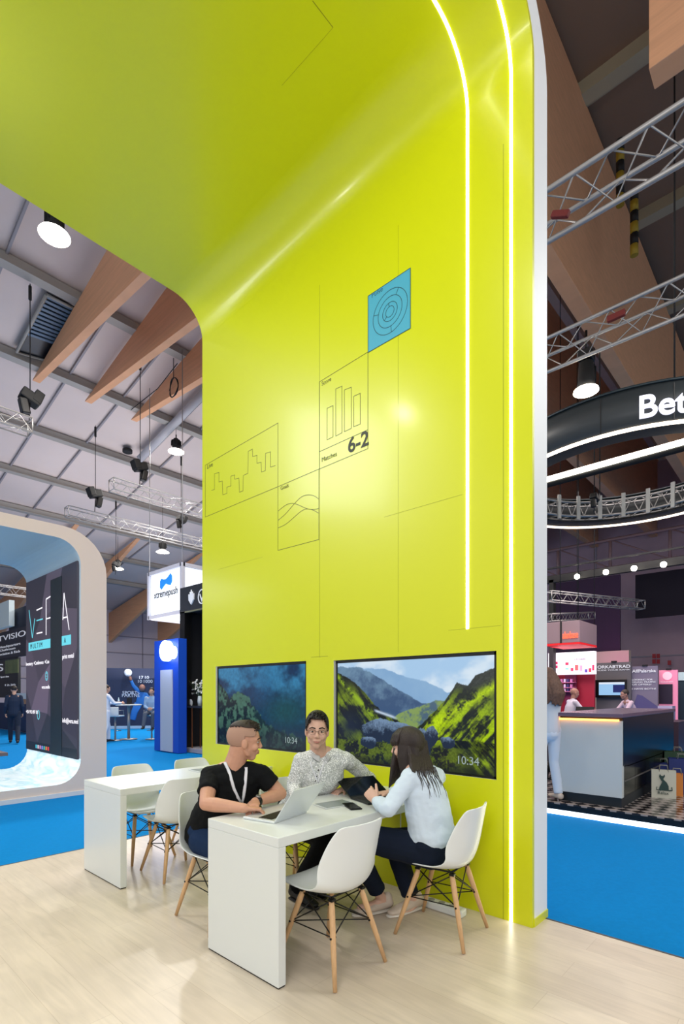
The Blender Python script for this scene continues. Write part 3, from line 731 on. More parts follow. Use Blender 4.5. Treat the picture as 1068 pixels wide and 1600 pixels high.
def body_skin(name, J, m, parent, k=1.0, voxel=.0045, feet=False):
    bm = NB(); f, u = J['face'], J['up']; head_bits(bm, J['head'], f, u, k, J.get('thin', 1))
    nb = J['neck']; hd = J['head']; r = f.cross(u).normalized()
    tube(bm, [nb-V3(0, 0, .05), nb, nb.lerp(hd, .5)-f*.005, hd-f*.02-u*.02], [.070*J.get('nk', 1), .060*J.get('nk', 1), .056*J.get('nk', 1), .056*J.get('nk', 1)], 16, 'round')
    ch, pv = J['chest'], J['pelvis']; s = (J['shR']-J['shL']).normalized()
    tube(bm, [nb, ch, pv], [(.12, .06), (.13, .08), (.12, .08)], 14, 'round', side=s)
    for S in 'LR':
        sh, el, wr = J['sh'+S], J['el'+S], J['wr'+S]; A = J.get('arm', 1.0)
        tube(bm, [nb.lerp(sh, .4), sh, sh.lerp(el, .5), el], [.045*A, .046*A, .044*A, .037*A], 12, 'round')
        fd = (wr-el); tube(bm, [el, el+fd*.25, el+fd*.6, wr], [.037*A, .040*A, .033*A, .025*A], 12, 'round')
        h = J['hand'+S]; hand_bits(bm, wr, h['d'], h['n'], h['th'], h.get('k', .97), h.get('curl', (25, 30, 20)), 1.0, h.get('out', 35))
        hp, kn, an = J['hip'+S], J['kn'+S], J['an'+S]
        tube(bm, [hp, kn, an], [.06, .045, .034], 10, 'round')
        if feet: t = J['toe'+S]; tube(bm, [an, an.lerp(t, .4)-V3(0, 0, .02), t], [.034, .034, .025], 10, 'round')
    return obj(name, bm, m, parent, [remesh(voxel, 4, .5)])
def torso_cloth(J, k=1.0, waist=.155, depth=.11, chest=.185, cd=.12, drop=.0, bust=0, f=None):
    bm = NB(); nb, ch, pv = J['neck'], J['chest'], J['pelvis']; s = (J['shR']-J['shL']).normalized()
    mid = ch.lerp(pv, .5)+J.get('belly', V3(0, 0, 0)); sc = (J['shR']+J['shL'])/2
    tube(bm, [sc+V3(0, 0, .035), sc, ch, mid, pv.lerp(mid, .35), pv-V3(0, 0, drop)], [(chest*.45, .055), (chest*.86, cd*.72), (chest*.92, cd), (waist, depth), (waist*1.0, depth*1.03), (waist*1.04, depth*1.08)], 22, 'round', side=s)
    for S in 'LR':
        sh = J['sh'+S]; tube(bm, [sc+V3(0, 0, .03), sc.lerp(sh, .55)+V3(0, 0, .025), sh], [.055, .056, .058], 14, 'round')
        tube(bm, [sh, ch.lerp(sh, .45)], [.062, .075], 14, 'round')
        tube(bm, [nb+V3(0, 0, .005), sc.lerp(sh, .5)+V3(0, 0, .03)], [.052, .045], 12, 'round')
    return bm
def eyes_on(P, M, parent, brow=(.15, .1, .08), gaze=0):
    W_ = mat('eye_white', (.74, .70, .67), .4); I_ = mat('dark_iris', (.12, .09, .07), .2)
    for s in (-1, 1):
        b = NB(); ball(b, P(s*.031, .0755, .004), (.0145, .0085, .0058), M, 12); e = obj('eye', b, W_, parent)
        b = NB(); ball(b, P(s*.031+gaze, .083, .004), (.0058, .003, .0062), M, 10); obj('iris', b, I_, e)
        b = NB(); tube(b, [P(s*.052, .073, .024), P(s*.034, .090, .033), P(s*.014, .094, .027)], [.003, .0046, .004], 6, 'round'); obj('eyebrow', b, mat('brow_hair', brow, .8), parent)
    b = NB(); tube(b, [P(-.021, .087, -.0625), P(0, .0945, -.061), P(.021, .087, -.0625)], [.0018, .0026, .0018], 6, 'round'); tube(b, [P(-.014, .093, -.068), P(0, .0925, -.069), P(.014, .093, -.068)], [.003, .005, .003], 6, 'round')
    obj('lips', b, mat('lips', (.66, .42, .38), .5), parent)
def shoe(S, J, parent, m, sole):
    a, t = J['an'+S], J['toe'+S]; d = (t-a); d.z = 0; L = d.length; d.normalize(); s = d.cross(V3(0, 0, 1))
    h = V3(a.x, a.y, 0)-d*.05
    b = NB()
    tube(b, [h+V3(0, 0, .055), h+d*.06+V3(0, 0, .055), h+d*.14+V3(0, 0, .043), h+d*.21+V3(0, 0, .032), h+d*.245+V3(0, 0, .03)], [(.032, .036), (.037, .040), (.042, .030), (.041, .021), (.030, .016)], 14, 'round', side=s)
    tube(b, [h+d*.01+V3(0, 0, .06), h+d*.015+V3(0, 0, .095)], [.035, .036], 12, 'round')
    o = obj('shoe', b, m, parent, [remesh(.005, 3)])
    b = NB(); tube(b, [h-d*.012+V3(0, 0, .010), h+d*.06+V3(0, 0, .010), h+d*.14+V3(0, 0, .010), h+d*.21+V3(0, 0, .010), h+d*.262+V3(0, 0, .010)], [(.030, .0095), (.036, .0095), (.044, .0095), (.042, .0095), (.024, .0095)], 14, 'round', side=s)
    obj('sole', b, sole, o)
    b = NB()
    for k in range(4):
        q = h+d*(.10+.022*k)+V3(0, 0, .078-.0085*k); tube(b, [q-s*.020, q+V3(0, 0, .003), q+s*.020], .0022, 6)
    obj('laces', b, sole, o)
def pants(J, m, parent, hip=.135, thigh=.085, knee=.065, hem=.058, name='trousers', short=.0):
    bm = NB(); pv = J['pelvis']; s = (J['hipR']-J['hipL']).normalized()
    tube(bm, [pv+V3(0, 0, .10)+J.get('waistoff', V3(0, 0, 0)), pv+V3(0, 0, .03), pv-V3(0, 0, .03)], [(hip*.95, .10), (hip*1.08, .118), (hip, .105)], 20, 'round', side=s)
    for S in 'LR':
        h, k_, a = J['hip'+S], J['kn'+S], J['an'+S]; a2 = k_.lerp(a, 1-short)
        tube(bm, [h, h.lerp(k_, .4), h.lerp(k_, .85), k_], [thigh*1.12, thigh*1.02, knee*1.12, knee*1.05], 16, 'round')
        tube(bm, [k_, k_.lerp(a2, .35), a2.lerp(k_, .08), a2], [knee*1.03, knee*.98, hem, hem*1.02], 16, 'flat')
    return obj(name, bm, m, parent, [remesh(.007, 3), wrinkle(.008, .09)])
def lanyard(pts, parent, wd=.011, badge=None, m=None):
    b = NB()
    for P in pts:
        L = [Vector(p) for p in P]
        for i in range(len(L)-1): pass
        tube(b, L, [(wd, .0016)]*len(L), 6, 'flat', side=RGT)
    o = obj('lanyard', b, m or mat('white_ribbon', (.90, .91, .94), .6), parent)
    return o
def bumpcloth(name, col, pattern=None, **kw):
    return mat(name, col, .85, bump=.55, bscale=9, stretch=(1, 1, 1.8), spec=.2, **kw)

# ---- man in the black T-shirt
tA = thing('person', 'man with cropped hair in a black T-shirt and white lanyard typing on the silver laptop', 'person', (2.0, 2.92, 0))
fA = V3(.84, -.53, -.10).normalized()
JA = dict(head=on(382, 1158, D=3.30), face=fA, up=V3(.05, -.10, 1).normalized(), neck=on(363, 1203, D=3.33), chest=on(360, 1235, D=3.36), pelvis=V3(1.97, 2.98, .53),
          shR=on(328, 1213, D=3.28), shL=on(405, 1207, D=3.36), elR=on(322, 1256, D=3.10), elL=on(438, 1240, D=3.40),
          wrR=on(383, 1263, D=3.03), wrL=on(398, 1253, D=3.20), hipR=V3(1.88, 2.93, .52), hipL=V3(2.06, 2.93, .52), knR=V3(1.86, 2.52, .50), knL=V3(2.08, 2.50, .50),
          anR=V3(1.90, 2.60, .09), anL=V3(2.08, 2.66, .09), toeR=V3(1.89, 2.42, .03), toeL=V3(2.09, 2.47, .03), arm=1.12, nk=1.15,
          handR=dict(d=V3(.75, -.45, -.10), n=V3(0, -.1, -1), th=V3(.2, 1, 0), curl=(28, 35, 25)), handL=dict(d=V3(-.62, -.62, -.02), n=V3(0, -.1, -1), th=V3(-.7, .6, 0), curl=(15, 25, 15), out=25))
JA['pelvis'] = V3(1.96, 2.98, .55)
body_skin('body', JA, SKIN_A, tA, 1.02)
bm = NB(); P, M = head_bits(bm, JA['head'], fA, JA['up'], 1.02); bm.free(); eyes_on(P, M, tA)
bm = torso_cloth(JA, waist=.165, depth=.125, chest=.205, cd=.125, drop=.02)
for S in 'LR':
    a, e = JA['sh'+S], JA['el'+S]; tube(bm, [a, a.lerp(e, .28), a.lerp(e, .56)], [.062, .063, .066], 16, 'flat')
obj('t_shirt', bm, bumpcloth('black_cotton', (.055, .065, .075)), tA, [remesh(.007, 4), wrinkle(.020, .07)])
b = NB(); tube(b, [JA['neck']+V3(0, 0, -.008), JA['neck']+V3(0, 0, .012)], [.0725, .066], 20, 'round'); obj('collar', b, MATS['black_cotton'], tA)
pants(JA, bumpcloth('blue_denim', (.07, .16, .29)), tA, hip=.15, thigh=.09)
def hair_cap(P, M, cover, m, parent, name='hair', n=0, size=.008, voxel=.0045, seed=1, fac=1.0, ofs=.004, k=1.0, thin=1.0):
    """shaped layer over the skull; cover(x, y, z) in head units says where; ofs is a number or a function of (x, y, z)"""
    E1 = (V3(0, -.012, .030), V3(.074*thin, .095, .088)); E2 = (V3(0, .028, .022), V3(.066*thin, .062, .075)); O = V3(0, -.002, .028)
    def hit(d, E):
        c, r = E; o = O-c; A = sum((d[i]/r[i])**2 for i in range(3)); B = 2*sum(o[i]*d[i]/r[i]**2 for i in range(3)); C = sum((o[i]/r[i])**2 for i in range(3))-1
        D = B*B-4*A*C; return (-B+math.sqrt(D))/(2*A) if D > 0 else 0
    b = NB(); NU, NV = 72, 44; G_ = {}
    for j in range(NV+1):
        for i in range(NU):
            th = PI*j/NV; ph = 2*PI*i/NU; d = V3(math.sin(th)*math.cos(ph), math.sin(th)*math.sin(ph), math.cos(th)); p = O+d*max(hit(d, E1), hit(d, E2))
            if cover(p.x, p.y, p.z): G_[i, j] = (p, d)
    V = {}
    for (i, j), (p, d) in G_.items():
        w_ = ofs(p.x, p.y, p.z) if callable(ofs) else ofs; edge = sum(((i+di) % NU, j+dj) in G_ for di, dj in ((1, 0), (-1, 0), (0, 1), (0, -1), (2, 0), (-2, 0), (0, 2), (0, -2)))/8
        if j <= 2: edge = 1
        q = p+d*(w_*(.25+.75*edge)); V[i, j] = b.verts.new(P(q.x, q.y, q.z))
    for (i, j) in V:
        c = [(i, j), ((i+1) % NU, j), ((i+1) % NU, j+1), (i, j+1)]
        if all(x in V for x in c): b.faces.new([V[x] for x in c]).smooth = True
    bmesh.ops.remove_doubles(b, verts=b.verts[:], dist=1e-5)
    bmesh.ops.delete(b, geom=[v for v in b.verts if not v.link_faces], context='VERTS')
    def so(o): q = o.modifiers.new('thick', 'SOLIDIFY'); q.thickness = .006; q.offset = -1
    return obj(name, b, m, parent, [so])
HAIRB = mat('dark_brown_hair', (.17, .12, .10), .55, bump=.5, bscale=150, noise=.3, nscale=60)
hair_cap(P, M, lambda x, y, z: z > .070+.25*abs(x) and y > -.09, HAIRB, tA, 'hair', ofs=lambda x, y, z: .008+.10*max(0, y))
def quiff(P, m, parent, n=160, h=.02, seed=3, y0=-.03, y1=.075, name='hair_strands', base=.012):
    rng = random.Random(seed); b = NB()
    for i in range(n):
        x, y = rng.uniform(-.055, .055), rng.uniform(y0, y1); z = .030+.088*math.sqrt(max(.05, 1-(x/.078)**2-((y+.0)/.1)**2))+base*.6; hh = h*(.4+.6*(y-y0)/(y1-y0))
        tube(b, [P(x, y-.014, z-.004), P(x*1.03, y, z+hh*.5), P(x*1.06+rng.uniform(-.004, .004), y+.014, z+hh*rng.uniform(.6, .9))], [.0035, .003, .001], 5, 'flat')
    return obj(name, b, m, parent)
hair_cap(P, M, lambda x, y, z: z > (.035 if y > -.005 else -.03) and z > .9*(y-.01) and y < .06 and z <= .10, mat('shaved_stubble', (.68, .54, .47), .8, bump=.3, bscale=300), tA, 'faded_sides', ofs=.0012)
quiff(P, HAIRB, tA, 150, .016, base=.014)
nb = JA['neck']; b1 = JA['chest']
SA = surface_of([o for o in tA.children if o.name.startswith('t_shirt')][0]); ra = lambda x, y: rest_on(SA, x, y, .004, 3.25)
lanyard([[ra(x, y) for x, y in ((351, 1191), (354, 1198), (358, 1207), (361, 1218), (365, 1232), (371, 1246), (377, 1256))],
         [ra(x, y) for x, y in ((384, 1199), (384, 1207), (383, 1218), (382, 1230), (380, 1243), (377, 1256))]], tA, .010)
b = NB(); c = ra(377, 1257); box(b, c, (.02, .012, .025), .003); obj('badge_clip', b, BLACK, tA)
b = NB(); e = JA['wrL']; d = (JA['wrL']-JA['elL']).normalized(); tube(b, [e-d*.035, e-d*.008], [.032, .030], 16, 'flat'); wt = obj('wristwatch', b, BLACK, tA); wt['label'] = 'black wristwatch'
b = NB(); tube(b, [e-d*.022+V3(0, -.01, .028), e-d*.022+V3(0, -.012, .036)], .016, 14); obj('watch_face', b, CHROME, wt)
for S in 'LR': shoe(S, JA, tA, mat('dark_shoe', (.10, .10, .11), .6), MATS['white_ribbon'])

# ---- man in the patterned shirt
tB = thing('person', 'man with glasses and dark quiff in a grey patterned shirt looking across the table', 'person', (2.68, 2.92, 0))
fB = V3(-.70, -.71, -.05).normalized()
JB = dict(head=on(495, 1142, D=3.58), face=fB, up=V3(.02, -.03, 1).normalized(), neck=on(497, 1180, D=3.66), chest=on(502, 1208, D=3.70), pelvis=V3(2.66, 2.93, .55),
          shR=on(471, 1189, D=3.60), shL=on(538, 1186, D=3.74), elR=on(458, 1228, D=3.60), elL=on(577, 1217, D=3.98),
          wrR=on(460, 1244, D=3.50), wrL=on(537, 1232, D=3.80), hipR=V3(2.57, 2.90, .52), hipL=V3(2.77, 2.90, .52), knR=V3(2.50, 2.44, .49), knL=V3(2.74, 2.46, .49),
          anR=V3(2.50, 2.72, .09), anL=V3(2.66, 2.80, .09), toeR=V3(2.49, 2.53, .03), toeL=V3(2.65, 2.61, .03), arm=.95, thin=.95,
          handR=dict(d=V3(-.2, -.8, -.08), n=V3(0, 0, -1), th=V3(1, .1, 0), curl=(20, 30, 20)), handL=dict(d=V3(-.90, -.1, -.10), n=V3(0, -.1, -1), th=V3(0, -1, 0), curl=(12, 20, 15)))
body_skin('body', JB, SKIN_B, tB, 1.0)
bm = NB(); P, M = head_bits(bm, JB['head'], fB, JB['up'], 1.0, .95); bm.free(); eyes_on(P, M, tB, (.08, .06, .05))
def shirt_mat():
    m = mat('patterned_shirt', (.80, .81, .81), .85, bump=.2, bscale=12, spec=.2); nt = m.node_tree; bs = nt.nodes['Principled BSDF']
    tc = nt.nodes.new('ShaderNodeTexCoord'); v = nt.nodes.new('ShaderNodeTexVoronoi'); v.feature = 'DISTANCE_TO_EDGE'; v.inputs['Scale'].default_value = 85
    nz = nt.nodes.new('ShaderNodeTexNoise'); nz.inputs['Scale'].default_value = 40
    ad = nt.nodes.new('ShaderNodeVectorMath'); ad.operation = 'ADD'; sc_ = nt.nodes.new('ShaderNodeVectorMath'); sc_.operation = 'SCALE'; sc_.inputs['Scale'].default_value = .02
    nt.links.new(tc.outputs['Object'], ad.inputs[0]); nt.links.new(nz.outputs['Color'], sc_.inputs[0]); nt.links.new(sc_.outputs['Vector'], ad.inputs[1]); nt.links.new(ad.outputs['Vector'], v.inputs['Vector'])
    r = nt.nodes.new('ShaderNodeValToRGB'); r.color_ramp.elements[0].position = .05; r.color_ramp.elements[0].color = srgb(.70, .72, .72); r.color_ramp.elements[1].position = .22; r.color_ramp.elements[1].color = srgb(.97, .98, .98)
    nt.links.new(v.outputs['Distance'], r.inputs['Fac']); nt.links.new(r.outputs['Color'], bs.inputs['Base Color'])
    return m
SHB = shirt_mat()
def long_sleeves(bm, J, a=.056, b_=.050, c=.040, cuff=.04):
    for S in 'LR':
        s, e, w_ = J['sh'+S], J['el'+S], J['wr'+S]
        tube(bm, [s, s.lerp(e, .5), e], [a*1.05, a, b_], 16, 'round'); tube(bm, [e, e.lerp(w_, .4), e.lerp(w_, .85)], [b_, b_*.98, c], 16, 'round')
        tube(bm, [e.lerp(w_, .82), e.lerp(w_, .98)], [c*.95, cuff*.92], 16, 'flat')
bm = torso_cloth(JB, waist=.155, depth=.115, chest=.195, cd=.115); long_sleeves(bm, JB)
obj('shirt', bm, SHB, tB, [remesh(.007, 3), wrinkle(.018, .08)])
def collar(J, m, parent, f, r=.064, back_only=False):
    """stand-up band around the neck with two pointed leaves in front"""
    nb = J['neck']; f = Vector((f.x, f.y, 0)).normalized(); s = f.cross(V3(0, 0, 1)); b = NB(); rows = []
    for k in range(25):
        a = .30+(2*PI-.60)*k/24; d = f*math.cos(a)+s*math.sin(a); t = abs(k-12)/12; c = nb+f*.010
        top = c+d*r+V3(0, 0, .052-.034*t*t); out = c+d*(r+.020+.006*t)+V3(0, 0, .018-.036*t*t-.030*max(0, t-.7)/.3)
        rows.append((b.verts.new(c+d*(r-.002)+V3(0, 0, .0-.012*t)), b.verts.new(top), b.verts.new(out)))
    for A, B in zip(rows[:-1], rows[1:]):
        for q in (0, 1): b.faces.new((A[q], A[q+1], B[q+1], B[q])).smooth = True
    return obj('collar', b, m, parent, [solid(.003)])
fchB = V3(-.35, -.94, 0)
collar(JB, mat('grey_collar', (.74, .75, .76), .8), tB, fchB)
b = NB()
SB = surface_of([o for o in tB.children if o.name.startswith('shirt')][0]); rb = lambda x, y: rest_on(SB, x, y, .003, 3.5)
bt = [rb(497, 1203), rb(494.5, 1213), rb(492.5, 1220)]
for k, p in enumerate(bt):
    b = NB(); ball(b, p, .005); obj('button', b, BLACK, tB)
lanyard([[rb(x, y) for x, y in ((484, 1191), (487, 1200), (490, 1207), (493, 1214), (496, 1223))], [rb(x, y) for x, y in ((506, 1191), (503, 1200), (500, 1208), (498, 1216), (496, 1223))]], tB, .005)
mat('black_brown_hair', (.10, .08, .075), .5, bump=.5, bscale=150)
hair_cap(P, M, lambda x, y, z: z > (.078 if y > .045 else .030 if y > .02 else .0 if y > -.03 else -.04) , MATS['black_brown_hair'], tB, 'hair', ofs=lambda x, y, z: .006+max(0, z-.05)*.22+.06*max(0, y), thin=.95)
quiff(P, MATS['black_brown_hair'], tB, 200, .020, 5, -.05, .080, base=.02)
b = NB()
for s in (-1, 1):
    ring = [P(s*.031+.023*math.cos(a*PI/8), .098-abs(.023*math.cos(a*PI/8)+.0)*.12, .002+.0165*math.sin(a*PI/8)) for a in range(17)]
    tube(b, ring, .0008, 6, None); tube(b, [P(s*.054, .094, .008), P(s*.074, .05, .008), P(s*.079, -.01, .004)], .0013, 6)
tube(b, [P(-.008, .100, .006), P(.008, .100, .006)], .0012, 6)
gl = obj('glasses', b, mat('thin_metal_rim', (.25, .22, .2), .3, metal=.7), tB)
pants(JB, bumpcloth('black_trousers', (.035, .045, .065)), tB, hip=.14)
for S in 'LR': shoe(S, JB, tB, MATS['dark_shoe'], MATS['dark_shoe'])

# ---- woman seen from behind
tC = thing('person', 'woman with long dark hair and fringe in a pale blue shirt, seen from behind', 'person', (2.78, 1.74, 0))
fC = V3(-.42, .90, -.14).normalized()
JC = dict(head=on(636, 1166, D=3.30), face=fC, up=V3(-.08, .12, 1).normalized(), neck=on(654, 1203, D=3.27), chest=on(664, 1240, D=3.22), pelvis=V3(2.72, 1.74, .56),
          shL=on(640, 1216, D=3.14), shR=on(681, 1213, D=3.36), elL=on(608, 1263, D=3.03), elR=V3(3.02, 2.02, .80),
          wrL=on(587, 1252, D=3.24), wrR=on(607, 1238, D=3.62), hipL=V3(2.65, 1.78, .52), hipR=V3(2.82, 1.78, .52), knL=on(540, 1303, D=3.24), knR=V3(2.78, 2.09, .50),
          anL=on(597, 1405, D=3.50), anR=on(645, 1412, D=3.52), toeL=on(563, 1418, D=3.44), toeR=on(612, 1430, D=3.42), arm=.85,
          handL=dict(d=V3(-.02, .62, .55), n=V3(.75, .55, -.1), th=V3(.3, .2, .9), curl=(45, 45, 30), k=.92), handR=dict(d=V3(-.75, .5, -.05), n=V3(0, 0, -1), th=V3(-.4, -.5, 0), curl=(15, 20, 15), k=.9))
body_skin('body', JC, SKIN_C, tC, .96, feet=True)
bm = NB(); P, M = head_bits(bm, JC['head'], fC, JC['up'], .96); bm.free(); eyes_on(P, M, tC)
JC['pelvis'] = V3(2.72, 1.75, .61)
bm = torso_cloth(JC, waist=.162, depth=.128, chest=.180, cd=.115, drop=.0); long_sleeves(bm, JC, .055, .050, .040)
obj('shirt', bm, bumpcloth('pale_blue_cotton', (.80, .86, .92)), tC, [remesh(.007, 3), wrinkle(.022, .10)])
collar(JC, mat('pale_blue_collar', (.78, .85, .91), .8), tC, V3(-.2, .95, 0), r=.060)
JC['pelvis'] = V3(2.72, 1.74, .53)
pants(JC, bumpcloth('navy_trousers', (.06, .10, .17)), tC, hip=.155, thigh=.092, knee=.070, hem=.060, short=.16)
for S in 'LR': shoe(S, JC, tC, mat('beige_suede', (.80, .74, .68), .8), mat('pale_sole', (.86, .84, .80), .6))
# long hair
DH = mat('long_dark_hair', (.155, .105, .09), .42, noise=.35, nscale=25, stretch=(6, 6, .4), bump=.5, bscale=60)
hair_cap(P, M, lambda x, y, z: (y < .030 and z > -.06) or z > .070, DH, tC, 'hair_cap', ofs=.009, k=1)
h = JC['head']; rr = fC.cross(JC['up']).normalized()
def lock(pts, r): 
    b = NB(); tube(b, pts, r, 12, 'round', side=fC); return b
b = NB()
for k in range(26):                                        # curtain of hair, back and left side of the head
    a = -2.5+k*(3.4/25); d = fC*math.cos(a+.55)*.092+(-rr)*math.sin(a+.55)*(-.080)
    d = (fC*math.cos(a)*(.095)+rr*math.sin(a)*(.078)); 
    if math.cos(a) > .45: continue
    s0 = h+d*.93+V3(0, 0, .045); s1 = h+d*.96+V3(0, 0, -.06); s2 = h+d*.82+V3(.0, -.01, -.13); s3 = h+d*.72+V3(.0, -.02, -.17-.02*(k % 3))
    tube(b, [s0, s1, s2, s3], [(.012, .012), (.014, .016), (.014, .018), (.006, .008)], 8, 'round')
obj('hair', b, DH, tC, [remesh(.006, 2)])
b = NB()                                                     # fringe
for k in range(13):
    a = (k-6)/6*1.05; d = fC*math.cos(a)*.092+rr*math.sin(a)*.078
    tube(b, [h+d*.55+V3(0, 0, .112), h+d*.94+V3(0, 0, .080), h+d*1.10+V3(0, 0, .040), h+d*1.08+V3(0, 0, .018)], [.012, .013, .011, .005], 8, 'round')
obj('fringe', b, DH, tC, [remesh(.005, 2)])
b = NB()                                                     # front lock hanging before the shoulder
for k in range(7):
    x0 = on(618+k*3.2, 1170+k, D=3.31+.012*k); tube(b, [x0, on(614+k*4.5, 1195, D=3.30+.012*k), on(611+k*4, 1215, D=3.30+.012*k), on(607+k*2.2, 1232-k*2.5, D=3.31+.01*k)], [.017, .018, .014, .004], 8, 'round')
obj('hair_lock', b, DH, tC, [remesh(.006, 2)])
SC = surface_of([o for o in tC.children if o.name.startswith('shirt')][0]); rc = lambda x, y, o=.004: rest_on(SC, x, y, o, 3.22)
b = NB()                                                     # hair falling from the back of the head to the shoulders
for k in range(10):
    x = 640+k*2.9; e = rc(644+k*3.6, 1206+2*math.sin(k*1.7), .004)
    tube(b, [on(x-3, 1160, D=3.235+.008*k), on(x, 1180, D=3.215+.009*k), on(x+1+k*.2, 1195, D=3.20+.010*k).lerp(e+V3(0, 0, .03), .5), e], [.018, .019, .016, .005], 8, 'round')
obj('back_hair', b, DH, tC, [remesh(.005, 2)])
rng = random.Random(4); b = NB()
for k in range(17):                                        # thin strands over the back
    x = 648+k*1.9; xe = x+12+rng.uniform(-8, 6); ye = rng.uniform(1226, 1250)
    P_ = [(x, 1199), (x+3, 1206)]+[(x+(xe-x)*t+4*math.sin(t*2.5), 1206+(ye-1206)*t) for t in (.25, .5, .75, 1)]
    tube(b, [rc(px_, py_, .003) for px_, py_ in P_], [.0034, .003, .0024, .002, .0014, .0007], 5, 'round')
obj('hair_strands', b, DH, tC)
# ------------------------------------------------------------------ hanging hall equipment
def high_bay(p, lab, r=.25, face=None, pw=220):
    t = thing('high_bay_lamp', lab, 'lamp', p, group='glowing high bay lamps under the roof')
    x, y, z = p
    b = NB(); tube(b, [(x, y, z+.42), (x, y, z+.36), (x, y, z+.18), (x, y, z+.12)], [.07, .12, .13, .10], 16); tube(b, [(x, y, z+.42), (x, y, z+.55)], .02, 8)
    for k in range(10): a = k*PI/5; box(b, (x+.135*math.cos(a), y+.135*math.sin(a), z+.27), (.05, .008, .17), M=Matrix.Rotation(a, 4, 'Z'))
    obj('driver_housing', b, MATTEB, t)
    b = NB(); tube(b, [(x, y, z+.12), (x, y, z+.10), (x, y, z)], [.09, .13, r], 24, cap=None); obj('reflector', b, mat('reflector_grey', (.75, .75, .75), .4), t)
    b = NB(); tube(b, [(x, y, z+.012), (x, y, z)], [r*.97, r*.99], 24); obj('lens', b, mat('lamp_glow', (1, .96, .88), .4, emit=16), t)
    b = NB(); top = roof_z(y) if y > 5.2 else 12.45; tube(b, [(x, y, z+.5), (x, y, top)], .008, 5); obj('suspension_cable', b, MATTEB, t)
    d = bpy.data.lights.new('lamp_light', 'AREA'); d.shape = 'DISK'; d.size = r*2; d.energy = pw; d.color = (1, .96, .90)
    o = bpy.data.objects.new('lamp_light', d); COL.objects.link(o); o.location = (x, y, z-.03)
    return t
for px, py, lab in ((85, 365, 'large bright high bay lamp just below the lime canopy at upper left'),
                    (275, 703, 'bright high bay lamp beside the lime arch above the two trusses'),
                    (254, 860, 'small glowing high bay lamp above the white box sign'),
                    (184, 886, 'small high bay lamp beside the white arch corner')):
    p = on(px, py+3, Z=9.28 if py < 800 else 7.2); high_bay(p, lab, pw=350)

def truss(p0, p1, s, name, lab, group, n=None, up=(0, 0, 1), r=.017, cat='truss', tri=False):
    """box truss between two points: four chords, zig-zag lacing on every side"""
    p0, p1 = Vector(p0), Vector(p1); d = (p1-p0); L = d.length; d.normalize(); u = Vector(up); a = d.cross(u).normalized()
    n = n or max(2, int(L/s/1.1)); c = [a*s/2+u*s/2, -a*s/2+u*s/2, -a*s/2-u*s/2, a*s/2-u*s/2]; c = [a*s/2+u*s/2, -a*s/2+u*s/2, -u*s*.42] if tri else c; nc = len(c); n = max(2, int(L/s/1.6))
    t = thing(name, lab, cat, (p0+p1)/2-u*s/2, group=group)
    b = NB()
    for q in c: tube(b, [p0+q, p1+q], r, 8)
    obj('chords', b, CHROME, t)
    b = NB()
    for k in range(n):
        A = p0+d*(L*k/n); B = p0+d*(L*(k+.5)/n); C_ = p0+d*(L*(k+1)/n)
        for i in range(nc):
            q, w_ = c[i], c[(i+1) % nc]; tube(b, [A+q, B+w_, C_+q], r*.36, 5, None)
    for e in (p0, p1):
        for i in range(nc): tube(b, [e+c[i], e+c[(i+1) % nc]], r*.8, 6)
    obj('lacing', b, CHROME, t)
    return t
a0 = on(104, 799, Z=7.0); truss(a0, (17, a0.y, 7.0), .29, 'lighting_truss', 'lower aluminium truss above the white arch corner', 'aluminium box trusses on the left')
b0 = on(174, 757, Z=6.8); truss(b0, (15, b0.y, 6.8), .29, 'lighting_truss', 'upper aluminium truss ending beside the hanging hoist', 'aluminium box trusses on the left')
c0 = on(47, 668, Z=6.9); truss((-2, c0.y, 6.9), c0, .29, 'lighting_truss', 'short truss end at the left edge under a hanging moving light', 'aluminium box trusses on the left')
truss((a0.x+4.6, b0.y+.2, 7.0), (a0.x+4.6, a0.y-.2, 7.0), .26, 'lighting_truss', 'cross truss linking the two left trusses', 'aluminium box trusses on the left')
d0 = on(30, 925, Z=5.2); truss((d0.x-6, d0.y, 5.2), (d0.x+2.2, d0.y, 5.2), .3, 'lighting_truss', 'distant truss seen through the white arch opening', 'aluminium box trusses on the left')

def hoist(px, py, z, lab, s=1.0, flip=1, top=None, cablex=0):
    p = on(px, py, Z=z); x, y, z = p; t = thing('chain_hoist', lab, 'hoist', (x, y, z-.3*s), group='black hoists and moving lights hanging from the roof')
    b = NB(); box(b, (x, y, z), (.34*s, .24*s, .20*s), .03, Matrix.Rotation(.35*flip, 4, 'Y')); box(b, (x+.12*s*flip, y, z+.03*s), (.16*s, .26*s, .24*s), .02, Matrix.Rotation(.35*flip, 4, 'Y'))
    obj('motor_body', b, MATTEB, t)
    b = NB(); box(b, (x-.10*s*flip, y, z-.20*s), (.15*s, .17*s, .30*s), .03, Matrix.Rotation(-.2*flip, 4, 'Y')); tube(b, [(x, y, z-.06*s), (x-.02, y, z-.5*s)], .012, 6); obj('chain_bag', b, BLACK, t)
    b = NB(); zt = top or (roof_z(y)-.15 if y > 5.2 else 12.3); tube(b, [(x, y, z+.08), (x, y, zt)], .011, 5); tube(b, [(x, y, zt-.35), (x, y, zt-.05)], .035, 6); obj('chain', b, MATTEB, t)
    return t
hoist(47, 622, 8.0, 'black hoist hanging above the short truss at the left edge', 1.15)
hoist(219, 730, 7.5, 'black hoist on a long chain above the upper left truss', 1.0, -1)
hoist(149, 772, 7.7, 'black hoist on a long chain above the white arch corner', 1.1, -1)
hoist(283, 812, 7.6, 'black hoist with a blue light close to the lime arch edge', .9, 1)
